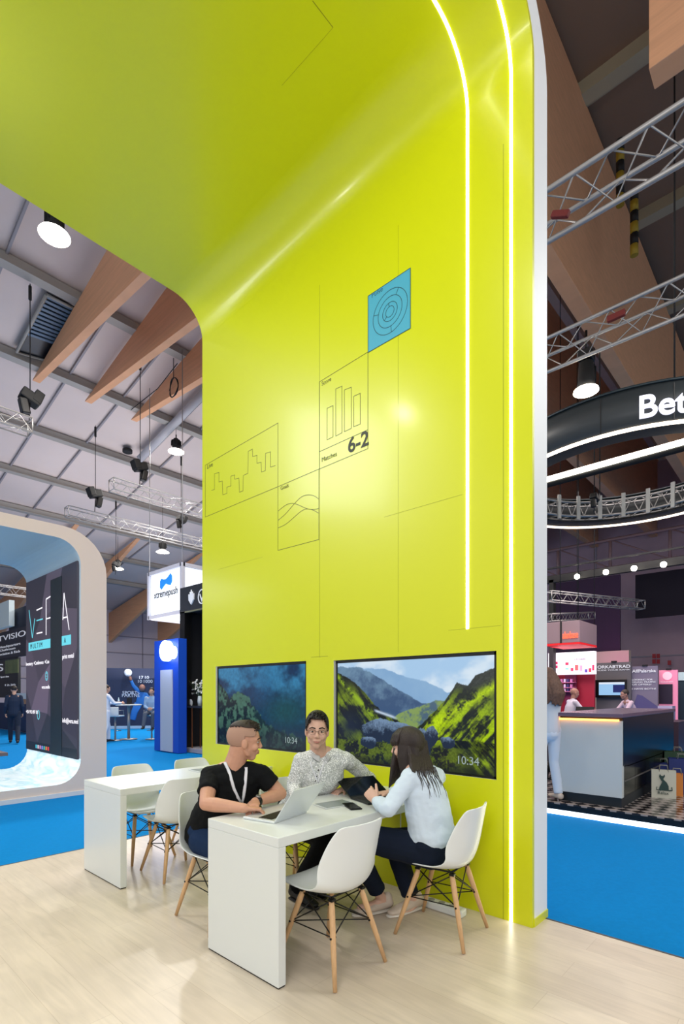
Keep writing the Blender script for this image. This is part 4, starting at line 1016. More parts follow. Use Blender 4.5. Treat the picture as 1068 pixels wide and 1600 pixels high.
hoist(181, 882, 6.6, 'small black hoist beside the white arch corner', .8, 1)
hoist(100, 957, 4.2, 'black spotlight bracket seen through the white arch', .5, 1) if False else None
# coiled cable on the third timber beam
p = on(271, 600, X=7.45); t = thing('cable_coil', 'coil of black cable hanging under the third timber beam', 'cable', p)
b = NB(); pts = [p+V3(.02*math.sin(k*.9), .22*math.cos(k*.42), .26*math.sin(k*.42)-.1) for k in range(46)]; tube(b, pts, .012, 5); tube(b, [p+V3(0, 0, .15), p+V3(0, 0, .75)], .012, 5); obj('coil', b, MATTEB, t)
b = NB(); q0 = on(205, 640, X=7.3); q1 = on(277, 568, X=7.3); tube(b, [q1, q1.lerp(q0, .4)-V3(0, 0, .15), q0], .012, 5); obj('trailing_cable', b, MATTEB, t)
# roof window with slats
q = [on_roof(73, 455, .02), on_roof(118, 478, .02), on_roof(76, 560, .02), on_roof(26, 545, .02)]
t = thing('roof_window', 'dark slatted roof window beside the first timber beam', 'window', (q[0]+q[2])/2-V3(0, 0, .1))
for i in range(4): q[i].z -= .05
b = NB(); prism(b, q, (0, 0, .03)); obj('dark_opening', b, mat('night_glass', (.06, .08, .11), .3), t)
SL = mat('blue_grey_slat', (.34, .42, .50), .5)
for k in range(11):
    f0, f1 = k/16, k/16+.035; a, c = q[0].lerp(q[3], f0), q[1].lerp(q[2], f0); e, g = q[0].lerp(q[3], f1), q[1].lerp(q[2], f1)
    b = NB(); prism(b, [v-V3(0, 0, .05) for v in (a, c, g, e)], (0, 0, .02)); obj('slat', b, SL, t)
b = NB(); tube(b, [v-V3(0, 0, .03) for v in q+[q[0]]], .045, 4); obj('frame', b, PURL, t)
# small ceiling fittings
p = on_roof(199, 707, -.1); b = NB(); tube(b, [p, p+V3(0, 0, .1)], .16, 14); tag(obj('smoke_detector', b, MATTEB), 'small dark round detector on the roof above the left trusses', 'detector')

# ------------------------------------------------------------------ white arch booth with the big LED wall
YF, YB, XI, XO, ZT = 8.0, 10.38, 3.055, 3.43, 3.88
t = thing('booth_arch', 'white rounded tunnel arch with a large LED wall inside, at the left', 'booth arch', (1.2, (YF+YB)/2, -.012))
WA = mat('white_arch_panel', (.90, .83, .78), .55); BLUEIN = mat('pale_inner_panel', (.74, .80, .83), .5)
def loop(xo, xi, zb, zt, R, n=8):
    L = []
    for cx_, cz_, a0 in ((xi-R, zb+R, -90), (xi-R, zt-R, 0), (xo+R, zt-R, 90), (xo+R, zb+R, 180)):
        for k in range(n+1): a = math.radians(a0+90*k/n); L.append((cx_+R*math.cos(a), cz_+R*math.sin(a)))
    return L
OUT = loop(-2.4, XO, 0.0, ZT, .62); 
IN = loop(-2.03, XI, .17, 3.70, .34)
# the outer bottom corners are square on the floor
for k in range(9): OUT[k] = (XO, 0+.0) if k > 4 else (XO-.62+.155*k, 0)
for k in range(27, 36): OUT[k] = (-2.4, 0) if k < 31 else (-2.4+.62*(k-31)/4, 0)
b = NB(); n = len(IN)
for y, s in ((YF, 1), (YB, -1)):
    for k in range(n):
        q = [(OUT[k][0], y, OUT[k][1]), (IN[k][0], y, IN[k][1]), (IN[(k+1) % n][0], y, IN[(k+1) % n][1]), (OUT[(k+1) % n][0], y, OUT[(k+1) % n][1])]
        poly(b, q[::s], 0)
for k in range(n):
    j = (k+1) % n
    f = poly(b, [(OUT[k][0], YF, OUT[k][1]), (OUT[j][0], YF, OUT[j][1]), (OUT[j][0], YB, OUT[j][1]), (OUT[k][0], YB, OUT[k][1])], 0); f.smooth = True
    f = poly(b, [(IN[k][0], YF, IN[k][1]), (IN[k][0], YB, IN[k][1]), (IN[j][0], YB, IN[j][1]), (IN[j][0], YF, IN[j][1])], 1 if (IN[k][1]+IN[j][1])/2 > .52 else 2); f.smooth = True
bmesh.ops.dissolve_degenerate(b, dist=1e-5, edges=b.edges[:]); 
def lit_floor():
    m = bpy.data.materials.new('lit_water_floor'); m.use_nodes = True; nt = m.node_tree; bs = nt.nodes['Principled BSDF']
    tc = nt.nodes.new('ShaderNodeTexCoord'); mp = nt.nodes.new('ShaderNodeMapping'); mp.inputs['Scale'].default_value = (1.3, .5, 1.5); nt.links.new(tc.outputs['Object'], mp.inputs[0])
    n_ = nt.nodes.new('ShaderNodeTexNoise'); n_.inputs['Scale'].default_value = 3.5; n_.inputs['Detail'].default_value = 5; n_.inputs['Distortion'].default_value = 2.5; nt.links.new(mp.outputs[0], n_.inputs[0])
    r = nt.nodes.new('ShaderNodeValToRGB'); e = r.color_ramp.elements; e[0].position = .36; e[0].color = srgb(.74, .88, .92); e[1].position = .55; e[1].color = srgb(.93, .97, .98)
    nt.links.new(n_.outputs['Fac'], r.inputs[0]); nt.links.new(r.outputs[0], bs.inputs['Emission Color']); nt.links.new(r.outputs[0], bs.inputs['Base Color']); bs.inputs['Emission Strength'].default_value = .55; bs.inputs['Roughness'].default_value = .3
    return m
obj('arch_shell', b, [WA, BLUEIN, lit_floor()], t)
b = NB(); bx(b, -2.5, XO+.01, YF-.02, YF, -.012, .05); obj('plinth', b, mat('light_plinth', (.86, .88, .90), .4), t)
# LED wall content
def EM(name, c, s=1.0): return mat(name, (.02, .02, .02), .4, emit=s, ecol=c)
sc = thing('led_wall', 'large vertical LED wall with geometric grey picture and a dead black stripe, in the white arch', 'screen', (XI, 9.2, .49))
XS = XI-.03; SY0, SY1, SZ0, SZ1 = 8.06, 10.34, .50, 3.43
b = NB(); bx(b, XS, XI-.002, SY0, SY1, SZ0, SZ1); obj('panel', b, EM('screen_base', (.27, .26, .32), .8), sc)
sy = lambda u: SY1-(SY1-SY0)*u; sz = lambda v: SZ0+(SZ1-SZ0)*v
polys = [((.0, 1), (.45, 1), (.30, .74), (.1, .62), (0, .66), (.22, .21, .27)), ((.45, 1), (.75, 1), (.6, .80), (.30, .74), None, (.40, .36, .44)), ((.75, 1), (1, 1), (1, .76), (.6, .80), None, (.24, .22, .28)),
         ((0, .66), (.1, .62), (.28, .40), (.12, .24), (0, .36), (.38, .34, .42)), ((.1, .62), (.30, .74), (.6, .80), (.52, .50), (.28, .40), (.33, .30, .37)), ((.52, .50), (.6, .80), (1, .76), (1, .56), (.8, .36), (.42, .38, .46)),
         ((.28, .40), (.52, .50), (.46, .22), (.12, .24), None, (.50, .44, .54)), ((.46, .22), (.52, .50), (.8, .36), (.7, .16), None, (.36, .33, .41)), ((.8, .36), (1, .56), (1, .10), (.7, .16), None, (.28, .26, .33)),
         ((0, .36), (.12, .24), (.25, .05), (0, .05), None, (.25, .23, .29)), ((.12, .24), (.46, .22), (.25, .05), None, None, (.32, .30, .37)), ((.46, .22), (.7, .16), (1, .05), (.25, .05), None, (.21, .22, .27))]
bsh = NB(); mats_ = []
for i, pl in enumerate(polys):
    pts = [p for p in pl[:-1] if p]; poly(bsh, [(XS-.001, sy(u), sz(v)) for u, v in pts], i); mats_.append(EM('facet_%d' % i, pl[-1], .62))
obj('picture', bsh, mats_, sc)
b = NB(); bx(b, XS-.003, XS, SY0, SY1, SZ0, sz(.05)); obj('task_bar', b, EM('taskbar_dark', (.10, .14, .19), .6), sc)
b = NB(); bx(b, XS-.006, XS, sy(.74), sy(.53), SZ0, sz(.955)); obj('dead_stripe', b, mat('dead_pixels', (.08, .13, .15), .4), sc)
LW = EM('screen_white', (.98, .97, 1), 1.3); LC = EM('screen_cyan', (.42, .86, .93), 1.1)
b = NB()
def sl(b, a, c, wd=.02, m=0): ribbon(b, [(XS-.002, sy(a[0]), sz(a[1])), (XS-.002, sy(c[0]), sz(c[1]))], wd, NX, .002)
for a, c in (((.24, .815), (.36, .82)), ((.24, .68), (.36, .68)), ((.44, .86), (.44, .66)), ((.44, .86), (.56, .87)), ((.44, .75), (.54, .75)), ((.78, .86), (.87, .66)), ((.78, .86), (.76, .72)), ((.76, .73), (.84, .73))): sl(b, a, c)
obj('logo_letters', b, LW, sc)
b = NB()
for a, c in (((.07, .83), (.145, .66)), ((.145, .66), (.20, .77)), ((.24, .755), (.37, .755))): sl(b, a, c)
bx(b, XS-.0025, XS, sy(.90), sy(.06), sz(.585), sz(.635)); obj('logo_accent', b, LC, sc)
def st_(s, u, v, size, m, bold=0, sp=1, al='LEFT'): text_mesh(s, size, (XS-.0035, sy(u), sz(v)), (0, -1, 0), (0, 0, 1), m, sc, 'screen_lettering', ext=.001, bold=bold, spacing=sp, align=al)
st_('M U L T I M', .10, .597, .12, EM('screen_dark', (.1, .14, .2), .3)); st_('A', .78, .597, .12, MATS['screen_dark'])
st_('Inventory  +Conference  +Con', .0, .50, .09, LW); st_('print rental', .75, .515, .10, LW); st_('vera.media', .35, .36, .085, LW); st_('+351 913 097 101', .0, .215, .085, LW, ); st_('info@vera.med', .75, .18, .10, LW)
b = NB(); ribbon(b, [(XS-.003, sy(.28)+.055*math.cos(a*PI/8), sz(.21)+.075*math.sin(a*PI/8)) for a in range(16)], .012, NX, .002, True); ribbon(b, [(XS-.003, sy(.45)+.05*math.cos(a*PI/8), sz(.43)+.07*math.sin(a*PI/8)) for a in range(16)], .012, NX, .002, True)
for v in (.415, .43, .445): sl(b, (.43, v), (.47, v), .006)
obj('contact_icons', b, LC, sc)
for k, c in enumerate(((.3, .8, .9), (.9, .9, .95), (.9, .6, .8), (.6, .6, 1), (.3, .8, .8), (.95, .6, .3), (.95, .25, .25))):
    b = NB(); bx(b, XS-.005, XS-.002, sy(.245+.042*k), sy(.22+.042*k), sz(.016), sz(.036)); obj('app_icon', b, EM('icon_%d' % k, c, .9), sc)
area_light('led_wall_glow', (.6, 9.2, 3.55), (.6, 9.2, 0), 2.2, 50, (1, .95, .92))

# ------------------------------------------------------------------ hanging white light box
t = thing('light_box_sign', 'glowing white hanging box sign with a blue bow logo', 'sign', (8.2, 13.5, 3.68))
x0, x1, y0, y1, z0, z1 = 7.42, 9.2, 12.60, 14.40, 3.68, 4.95
GLO = mat('glowing_white_fabric', (.93, .96, 1), .6, emit=.95)
b = NB(); bx(b, x0+.02, x1-.02, y0+.02, y1-.02, z0+.02, z1-.02); obj('fabric_box', b, GLO, t)
b = NB(); e = .05
for x in (x0, x1):
    for y in (y0, y1): bx(b, x-e, x+e, y-e, y+e, z0-e, z1+e)
for z in (z0, z1):
    for x in (x0, x1): bx(b, x-e, x+e, y0, y1, z-e, z+e)
    for y in (y0, y1): bx(b, x0, x1, y-e, y+e, z-e, z+e)
obj('frame', b, mat('grey_frame', (.70, .71, .76), .5), t)
fit_text('xtremepush', 240.5, 277.5, 936, 11, x0-.03, mat('sign_black', (.10, .12, .16), .5), t, bold=.008)
b = NB(); cy_, cz_ = 13.42, 4.60
prism(b, [(x0-.035, cy_+a, cz_+c) for a, c in ((-.32, .13), (-.25, .20), (-.12, .12), (0, .07), (.12, .08), (.25, .12), (.32, .05), (.33, -.12), (.24, -.19), (.10, -.10), (0, -.05), (-.12, -.10), (-.25, -.13), (-.33, -.03))], (.012, 0, 0)); obj('bow_logo', b, mat('logo_blue', (.10, .50, .88), .5, emit=.3), t)
b = NB()
for x, y in ((x0, y0), (x0, y1), (x1, y0), (x1, y1)): tube(b, [(x, y, z1), (x, y, roof_z(y))], .012, 5)
obj('suspension_cable', b, CHROME, t)

# ------------------------------------------------------------------ black booth and blue totem
t = thing('booth_wall', 'black booth front with a dark header beside the lime arch', 'booth', (7.2, 10, 0))
b = NB(); bx(b, 7.1, 9.6, 5.5, 12.18, 3.58, 4.2, .01); obj('header', b, mat('dark_header', (.12, .14, .17), .5), t)
b = NB(); bx(b, 7.1, 7.16, 5.5, 12.18, 3.545, 3.575); obj('header_edge_light', b, mat('bronze_edge', (.45, .45, .35), .5), t)
b = NB(); bx(b, 7.1, 7.3, 11.95, 12.18, 0, 3.58); obj('corner_post', b, BLACK, t)
b = NB(); bx(b, 8.3, 9.6, 5.5, 12.18, 0, 3.58); bx(b, 7.3, 8.3, 12.05, 12.18, 0, 3.58); obj('back_panel', b, mat('very_dark_panel', (.07, .07, .09), .6), t)
b = NB(); bx(b, 7.1, 9.6, 5.5, 12.18, 0, .1); obj('plinth', b, mat('pale_plinth', (.62, .62, .66), .5), t)
CREST = mat('crest_white', (.80, .82, .84), .5, emit=.15)
for k, (cy_, cz_) in enumerate([(on(298.5, 933, X=7.08).y, on(298.5, 933, X=7.08).z), (on(315, 932, X=7.08).y, on(315, 932, X=7.08).z)]):
    b = NB(); s = .17 
    if k == 0:
        prism(b, [(7.07, cy_+a*s, cz_+c*s) for a, c in ((-.7, .5), (-.35, .4), (-.3, .8), (-.1, .55), (0, 1.1), (.1, .55), (.3, .8), (.35, .4), (.7, .5), (.65, -.4), (0, -1.1), (-.65, -.4))], (.03, 0, 0))
    else:
        ribbon(b, [(7.085, cy_+s*.9*math.cos(a*PI/8), cz_+s*math.sin(a*PI/8)) for a in range(16)], .03, NX, .01, True); ribbon(b, [(7.085, cy_+s*.5, cz_+s*.4), (7.085, cy_, cz_-s*.6), (7.085, cy_-s*.5, cz_+s*.4)], .03, NX, .01)
    obj('round_emblem' if k else 'crest_emblem', b, CREST, t)
# display table with flowers and awards inside the black booth
tb = thing('display_table', 'slim gold legged display table in the black booth', 'table', (7.28, 10.8, .1))
b = NB(); bx(b, 7.14, 7.42, 9.6, 12.0, 1.12, 1.17); obj('tabletop', b, mat('smoked_top', (.20, .21, .23), .3), tb)
for x in (7.16, 7.40):
    for y in (9.65, 10.9, 11.7): b = NB(); bx(b, x-.012, x+.012, y-.012, y+.012, .1, 1.12); obj('leg', b, mat('copper_leg', (.62, .40, .26), .3, metal=.7), tb)
b = NB(); rng = random.Random(2); c = on(312, 1078, X=7.3)
vf = thing('flower_vase', 'white flowers in a glass vase on the display table in the black booth', 'flowers', (c.x, c.y, 1.17))
b = NB(); tube(b, [(c.x, c.y, 1.172), (c.x, c.y, 1.3), (c.x, c.y, 1.42)], [.05, .06, .045], 12); obj('vase', b, mat('pale_glass', (.75, .80, .82), .1), vf)
b = NB()
for k in range(40):
    q = V3(c.x+rng.gauss(0, .05), c.y+rng.gauss(.02, .16), 1.55+rng.uniform(-.1, .28)); tube(b, [(c.x, c.y, 1.4), q.lerp(V3(c.x, c.y, 1.4), .4)+V3(0, 0, .03), q], .004, 4)
obj('stems', b, mat('stem_green', (.25, .34, .20), .7), vf)
b = NB(); rng = random.Random(2)
for k in range(40):
    q = V3(c.x+rng.gauss(0, .05), c.y+rng.gauss(.02, .16), 1.55+rng.uniform(-.1, .28))
    for j in range(4): ball(b, q+V3(rng.uniform(-.02, .02), rng.uniform(-.03, .03), rng.uniform(-.02, .02)), (.015, .022, .018), seg=6)
vo = obj('blossoms', b, mat('white_petal', (.88, .88, .86), .6), vf); vo['kind'] = 'stuff'
c = on(296, 1099, X=7.25); aw = thing('award_disc', 'round white award on a stand in the black booth', 'award', (c.x, c.y, 1.17))
b = NB(); tube(b, [(c.x, c.y, 1.24), (c.x+.03, c.y, 1.24)], .10, 18); obj('disc', b, CREST, aw); b = NB(); bx(b, c.x-.03, c.x+.06, c.y-.06, c.y+.06, 1.17, 1.2); obj('foot', b, BLACK, aw)

t = thing('totem', 'blue booth totem with a white panel and a glowing round sign', 'totem', (6.8, 12.3, 0))
BLU = mat('royal_blue_panel', (.02, .28, .72), .45)
yl, yr, y2, y3 = on(241, 1170, X=6.75).y, on(278.5, 1177, X=6.75).y, on(252, 1100, X=6.75).y, on(270, 1100, X=6.75).y
b = NB(); bx(b, 6.75, 6.98, yr, yl, 0, 2.85, .004); obj('column', b, BLU, t)
b = NB(); bx(b, 6.72, 6.75, y3, y2, .02, 2.08); obj('white_panel', b, mat('pale_totem_panel', (.72, .74, .78), .5), t)
b = NB(); cc = on(263, 1017, X=6.72)
tube(b, [(6.64, cc.y+.05, cc.z), (6.75, cc.y+.05, cc.z)], .26, 24); tube(b, [(6.66, cc.y-.22, cc.z-.05), (6.75, cc.y-.22, cc.z-.05)], .16, 20); obj('round_sign', b, mat('cool_glow', (.80, .88, 1), .4, emit=5), t)
d = bpy.data.lights.new('sign_glow', 'POINT'); d.energy = 35; d.color = (.5, .6, 1); d.shadow_soft_size = .2; o = bpy.data.objects.new('sign_glow', d); COL.objects.link(o); o.location = (6.4, cc.y, cc.z)

# ------------------------------------------------------------------ navy mural, bistro table, people far left
A, B_ = on(150, 1100, D=22.0), on(262, 1100, D=22.6); dA = (B_-A); dA.z = 0; dA.normalize(); nA = V3(dA.y, -dA.x, 0)
t = thing('mural_wall', 'navy booth wall with a printed ball player, behind the bar table', 'booth wall', ((A.x+B_.x)/2, (A.y+B_.y)/2, 0))
def plate(b, u0, u1, z0, z1, off0=0, off1=.05):
    P_ = [A+dA*u0, A+dA*u1]
    prism(b, [V3(P_[0].x, P_[0].y, z0)+nA*off1, V3(P_[1].x, P_[1].y, z0)+nA*off1, V3(P_[1].x, P_[1].y, z1)+nA*off1, V3(P_[0].x, P_[0].y, z1)+nA*off1], nA*(off0-off1)); bmesh.ops.recalc_face_normals(b, faces=b.faces[:])
Lm = (B_-A).length
b = NB(); plate(b, 0, Lm, 0, 2.58); obj('panel', b, mat('navy_panel', (.09, .15, .28), .6), t)
b = NB(); plate(b, 0, Lm, 0, .12, .05, .08); obj('kick_strip', b, mat('pale_kick', (.62, .74, .84), .5), t)
def mp_(px, py, off=.055):   # point of the mural front seen at a pixel
    v = ray(px, py); k = (A-V3(0, 0, EYE)+nA*off); tt = k.dot(nA)/v.dot(nA); return V3(0, 0, EYE)+v*tt
def mtube(pts, r, m, name): 
    b = NB(); tube(b, [mp_(*p) for p in pts], [(x_, .012) for x_ in r], 12, 'round', side=(0, 0, 1)); return b
PB = mat('print_blue', (.10, .42, .74), .6)
b = NB()
for pts, r in (([(222, 1082), (221, 1092), (219, 1100)], (.16, .20, .2)), ([(217, 1081), (208, 1071), (204, 1062)], (.09, .07, .06)), ([(216, 1100), (210, 1112), (207, 1124)], (.16, .14, .12)), ([(227, 1084), (232, 1092)], (.08, .07))):
    tube(b, [mp_(*p) for p in pts], [(x_, .02) for x_ in r], 12, 'round', side=dA)
pl = obj('player_kit', b, PB, t)
b = NB(); q = mp_(222, 1075); ball(b, q, (.13, .13, .16)); tube(b, [mp_(204, 1062), mp_(203, 1058)], .06, 8, 'round'); obj('player_skin', b, mat('print_skin', (.55, .40, .36), .6), t)
b = NB(); q = mp_(200, 1051, .1); ball(b, q, .16); bl = obj('printed_ball', b, mat('ball_white', (.80, .84, .90), .5, noise=.5, nscale=9), t); bl['label'] = 'white printed ball held up high'
b = NB()
for k, (px_, py_, s_) in enumerate(((216, 1061, '17'), (225, 1061, '10'), (214, 1067, '10'), (223, 1067, '1000'), (191, 1085, 'SPORTS'), (190, 1089, 'PARTNER'))):
    text_mesh(s_, .20, mp_(px_, py_, .07), dA, (0, 0, 1), mat('print_white', (.75, .80, .88), .5), t, 'mural_lettering', ext=.003)

c = on(201, 1155, Z=0); t = thing('bar_table', 'tall round white bar table on a chrome column', 'table', (c.x, c.y, 0))
b = NB(); tube(b, [(c.x, c.y, 1.10), (c.x, c.y, 1.14)], .40, 28); obj('tabletop', b, WHITE, t)
b = NB(); tube(b, [(c.x, c.y, .03), (c.x, c.y, 1.10)], .045, 14); obj('column', b, CHROME, t); b = NB(); tube(b, [(c.x, c.y, 0), (c.x, c.y, .015), (c.x, c.y, .03)], [.27, .27, .08], 24); obj('foot_plate', b, CHROME, t)
lp = thing('laptop', 'small black laptop on the tall bar table', 'laptop', (c.x+.02, c.y, 1.14)); b = NB(); box(b, (c.x, c.y, 1.15), (.3, .22, .015), .003, Matrix.Rotation(.6, 4, 'Z')); obj('base', b, BLACK, lp)
b = NB(); box(b, (c.x+.06, c.y+.08, 1.25), (.3, .012, .2), .003, Matrix.Rotation(.6, 4, 'Z')); obj('lid', b, BLACK, lp)
bt_ = c+V3(-.25, .18, 0); b = NB(); tube(b, [(bt_.x, bt_.y, 1.14), (bt_.x, bt_.y, 1.28), (bt_.x, bt_.y, 1.32), (bt_.x, bt_.y, 1.36)], [.03, .03, .013, .013], 10); tag(obj('bottle', b, mat('clear_bottle', (.75, .85, .9), .2)), 'clear water bottle on the tall bar table', 'bottle')
def bar_stool(p, lab, rz):
    t = thing('bar_stool', lab, 'stool', (p.x, p.y, 0), rz, group='white bar stools on chrome columns'); R = Matrix.Translation((p.x, p.y, 0)) @ Matrix.Rotation(rz, 4, 'Z')
    def add(n_, b, m): b.transform(R); obj(n_, b, m, t)
    b = NB(); box(b, (0, 0, .78), (.42, .40, .05), .02); box(b, (0, -.2, .92), (.42, .04, .28), .015); add('seat', b, WHITE)
    b = NB(); tube(b, [(0, 0, .02), (0, 0, .76)], .028, 12); add('column', b, CHROME); b = NB(); tube(b, [(0, 0, 0), (0, 0, .012), (0, 0, .03)], [.2, .2, .05], 20); add('foot_plate', b, CHROME)
    b = NB(); tube(b, [(-.2, -.2, .95), (-.22, .1, .95), (-.2, .15, .80)], .012, 8); tube(b, [(.2, -.2, .95), (.22, .1, .95), (.2, .15, .80)], .012, 8); add('arm_rail', b, CHROME)
    b = NB(); tube(b, [(0, .03, .3), (.1, .18, .3), (-.1, .18, .3), (0, .03, .3)], .01, 8); add('foot_rest', b, CHROME)
    return t
s1 = on(180, 1157, Z=0); bar_stool(s1, 'white bar stool left of the tall bar table', -.9); s2 = on(237, 1155, Z=0); bar_stool(s2, 'white bar stool the seated man in pale blue uses', 2.4)

def simple_person(lab, base, rz, seat=None, h=1.75, top=(.3, .4, .5), leg=(.1, .1, .15), skin=(.80, .62, .52), hair=(.2, .15, .12), lean=0, pose='stand', hairlong=False, stride=.12, arms='down', bald=False, voxel=.012):
    """whole figure in its own frame: facing +Y"""
    k = h/1.75; t = thing('person', lab, 'person', base, rz); R = Matrix.Translation(base) @ Matrix.Rotation(rz, 4, 'Z') @ Matrix.Scale(k, 4)
    if pose == 'sit': pz, hp = seat+.08, .0; kn = [V3(s*.12, .42, seat+.04) for s in (-1, 1)]; an = [V3(-.10, .38, seat-.40), V3(.16, .50, seat-.36)]
    else: pz = .95; kn = [V3(-.10, .04+stride*.6, .50), V3(.10, .03-stride*.3, .50)]; an = [V3(-.10, stride, .08), V3(.10, -stride*1.4, .09)]
    pv = V3(0, 0, pz); ln = V3(0, math.sin(lean), math.cos(lean)); ch = pv+ln*.33; nb = pv+ln*.52; hd = nb+V3(0, .03+.05*math.sin(lean), .155)
    sh = [pv+ln*.46+V3(s*.17, 0, 0) for s in (-1, 1)]
    if arms == 'down': el = [s_+V3(.05*(1 if s_.x > 0 else -1), -.03, -.28) for s_ in sh]; wr = [e+V3(0, .10, -.23) for e in el]
    elif arms == 'table': el = [s_+V3(.06*(1 if s_.x > 0 else -1), .16, -.22) for s_ in sh]; wr = [e+V3(-.05*(1 if e.x > 0 else -1), .24, .0) for e in el]
    else: el = [s_+V3(.04*(1 if s_.x > 0 else -1), .04, -.28) for s_ in sh]; wr = [V3(-.06, .24, pz+.12), V3(.06, .24, pz+.12)]
    bm = NB(); Pq, Mq = head_bits(bm, hd, V3(0, 1, -.1), V3(0, 0, 1)); tube(bm, [nb-V3(0, 0, .06), nb, hd-V3(0, .02, .04)], [.06, .055, .052], 10, 'round')
    tube(bm, [nb-V3(0, 0, .05), ch, pv], [.07, .1, .1], 10, 'round')
    for i, s in enumerate((-1, 1)):
        tube(bm, [nb-V3(0, 0, .06), sh[i], el[i]], [.05, .045, .037], 8, 'round'); tube(bm, [el[i], wr[i]], [.038, .026], 8, 'round')
        hand_bits(bm, wr[i], (wr[i]-el[i]).normalized(), V3(-s, 0, -.3), V3(0, 1, .2)); tube(bm, [pv+V3(s*.09, 0, 0), kn[i], an[i]], [.07, .05, .035], 8, 'round')
    bm.transform(R); obj('body', bm, mat('skin_%.2f' % skin[0], skin, .6), t, [remesh(.008*k, 2)])
    bm = NB(); tube(bm, [pv+ln*.50, pv+ln*.44, ch, pv+ln*.15, pv-ln*.04], [(.09, .06), (.17, .09), (.175, .12), (.155, .115), (.165, .125)], 16, 'round', side=(1, 0, 0))
    for i in (0, 1): tube(bm, [sh[i]+V3(0, 0, .0), sh[i].lerp(el[i], .5), el[i]], [.062, .056, .05], 10, 'round'); tube(bm, [el[i], el[i].lerp(wr[i], .9)], [.05, .038], 10, 'round')
    bm.transform(R); obj('shirt', bm, mat('top_%s' % lab[:18], top, .85), t, [remesh(voxel, 2)])
    bm = NB(); tube(bm, [pv+V3(0, 0, .08), pv-V3(0, 0, .06)], [(.15, .11), (.16, .125)], 14, 'round', side=(1, 0, 0))
    for i, s in enumerate((-1, 1)): tube(bm, [pv+V3(s*.09, 0, -.02), kn[i]], [.095, .07], 12, 'round'); tube(bm, [kn[i], an[i]], [.072, .058], 12, 'flat')
    bm.transform(R); obj('trousers', bm, mat('legs_%s' % lab[:18], leg, .85), t, [remesh(voxel, 2)])
    for i in (0, 1):
        bm = NB(); a = an[i]; tube(bm, [a+V3(0, -.04, -.03), a+V3(0, .06, -.035), a+V3(0, .17, -.05)], [(.042, .045), (.045, .035), (.035, .022)], 10, 'round', side=(1, 0, 0)); bm.transform(R); obj('shoe', bm, MATS['dark_shoe'] if not hairlong else MATS['beige_suede'], t)
    if not bald:
        bm = NB(); Pq, Mq = head_bits(NB(), hd, V3(0, 1, -.1), V3(0, 0, 1))
        ball(bm, Pq(0, -.022, .045), (.083, .098, .090), Mq, 18)
        if hairlong:
            rr_ = random.Random(3)
            for q in range(40): a = rr_.uniform(.15, 1.0)*PI*rr_.choice((-1, 1)); d_ = V3(math.sin(a)*.10, -.01+math.cos(a)*.10, 0); tube(bm, [hd+d_*.8+V3(0, 0, .05), hd+d_*1.45+V3(rr_.uniform(-.02, .02), 0, -.10), hd+d_*1.5+V3(rr_.uniform(-.03, .03), -.03, -.22), hd+d_*1.3+V3(0, -.05, -.32-rr_.uniform(0, .06))], [.03, .035, .032, .012], 8, 'round')
        bm.transform(R); obj('hair', bm, mat('hair_%s' % lab[:18], hair, .6, bump=.6, bscale=60, noise=.4, nscale=40), t, [remesh(.009, 1)])
    return t
simple_person('man in a pale blue shirt and grey trousers seated on a bar stool far left', (s2.x, s2.y, 0), PI/2+.9, seat=.80, top=(.55, .68, .82), leg=(.32, .36, .42), pose='sit', arms='lap', hair=(.15, .12, .1))
pz_ = on(170, 1160, Z=0); simple_person('person in white standing left of the bar table, half behind the white arch', (pz_.x-.05, pz_.y+.1, 0), -PI/2, top=(.86, .88, .92), leg=(.85, .87, .9), arms='table', hair=(.25, .18, .14))
pw_ = on(22, 1161, Z=0); simple_person('person in navy walking behind the white arch opening', (pw_.x, pw_.y, 0), -.3, h=1.72, top=(.07, .14, .24), leg=(.07, .12, .20), stride=.22, hair=(.15, .12, .1))

# ------------------------------------------------------------------ booths seen through the white arch
t = thing('booth_wall', 'dark booth with pale lettering and a navy base seen through the white arch', 'booth', on(20, 1140, Z=0))
XB = on(0, 1142, Z=0).x; XB = 6.6
def xp(px, py): q = on(px, py, X=XB); return q.y, q.z
def xpanel(b, pxl, pxr, pyt, pyb, x=XB, th=.1, ref=None):
    pm = (pxl+pxr)/2; yl_, yr_ = on(pxl, 1085, X=x).y, on(pxr, 1085, X=x).y; zt, zb = on(pm, pyt, X=x).z, on(pm, pyb, X=x).z
    bx(b, x, x+th, min(yl_, yr_), max(yl_, yr_), max(zb, -.01), zt); return yl_, yr_, zb, zt
b = NB(); r0 = xpanel(b, -14, 44, 985, 1028); obj('header_sign', b, mat('charcoal_sign', (.20, .19, .22), .6), t)
b = NB(); xpanel(b, 14, 46, 950, 984, XB+.3, 1.5); obj('navy_canopy', b, mat('navy_canopy', (.05, .11, .22), .6), t)
b = NB(); xpanel(b, -30, 14, 946, 984, XB+.0, .2); obj('white_canopy', b, mat('white_canopy', (.70, .75, .76), .6, emit=.2), t)
b = NB(); xpanel(b, -14, 28, 1030, 1090); obj('dark_poster', b, mat('poster_dark', (.08, .09, .09), .5), t)
b = NB(); xpanel(b, 8, 28, 1031, 1052, XB-.02, .02); obj('green_picture', b, mat('olive_picture', (.42, .46, .26), .5, noise=.3, nscale=2), t)
b = NB(); xpanel(b, -30, 46, 1098, 1143); obj('navy_base', b, mat('navy_base', (.06, .15, .30), .6), t)
b = NB(); xpanel(b, -30, 46, 1140, 1145, XB-.03, .03); obj('kick_strip', b, MATS['pale_kick'], t)
TW = mat('sign_white', (.88, .88, .90), .5, emit=.35)
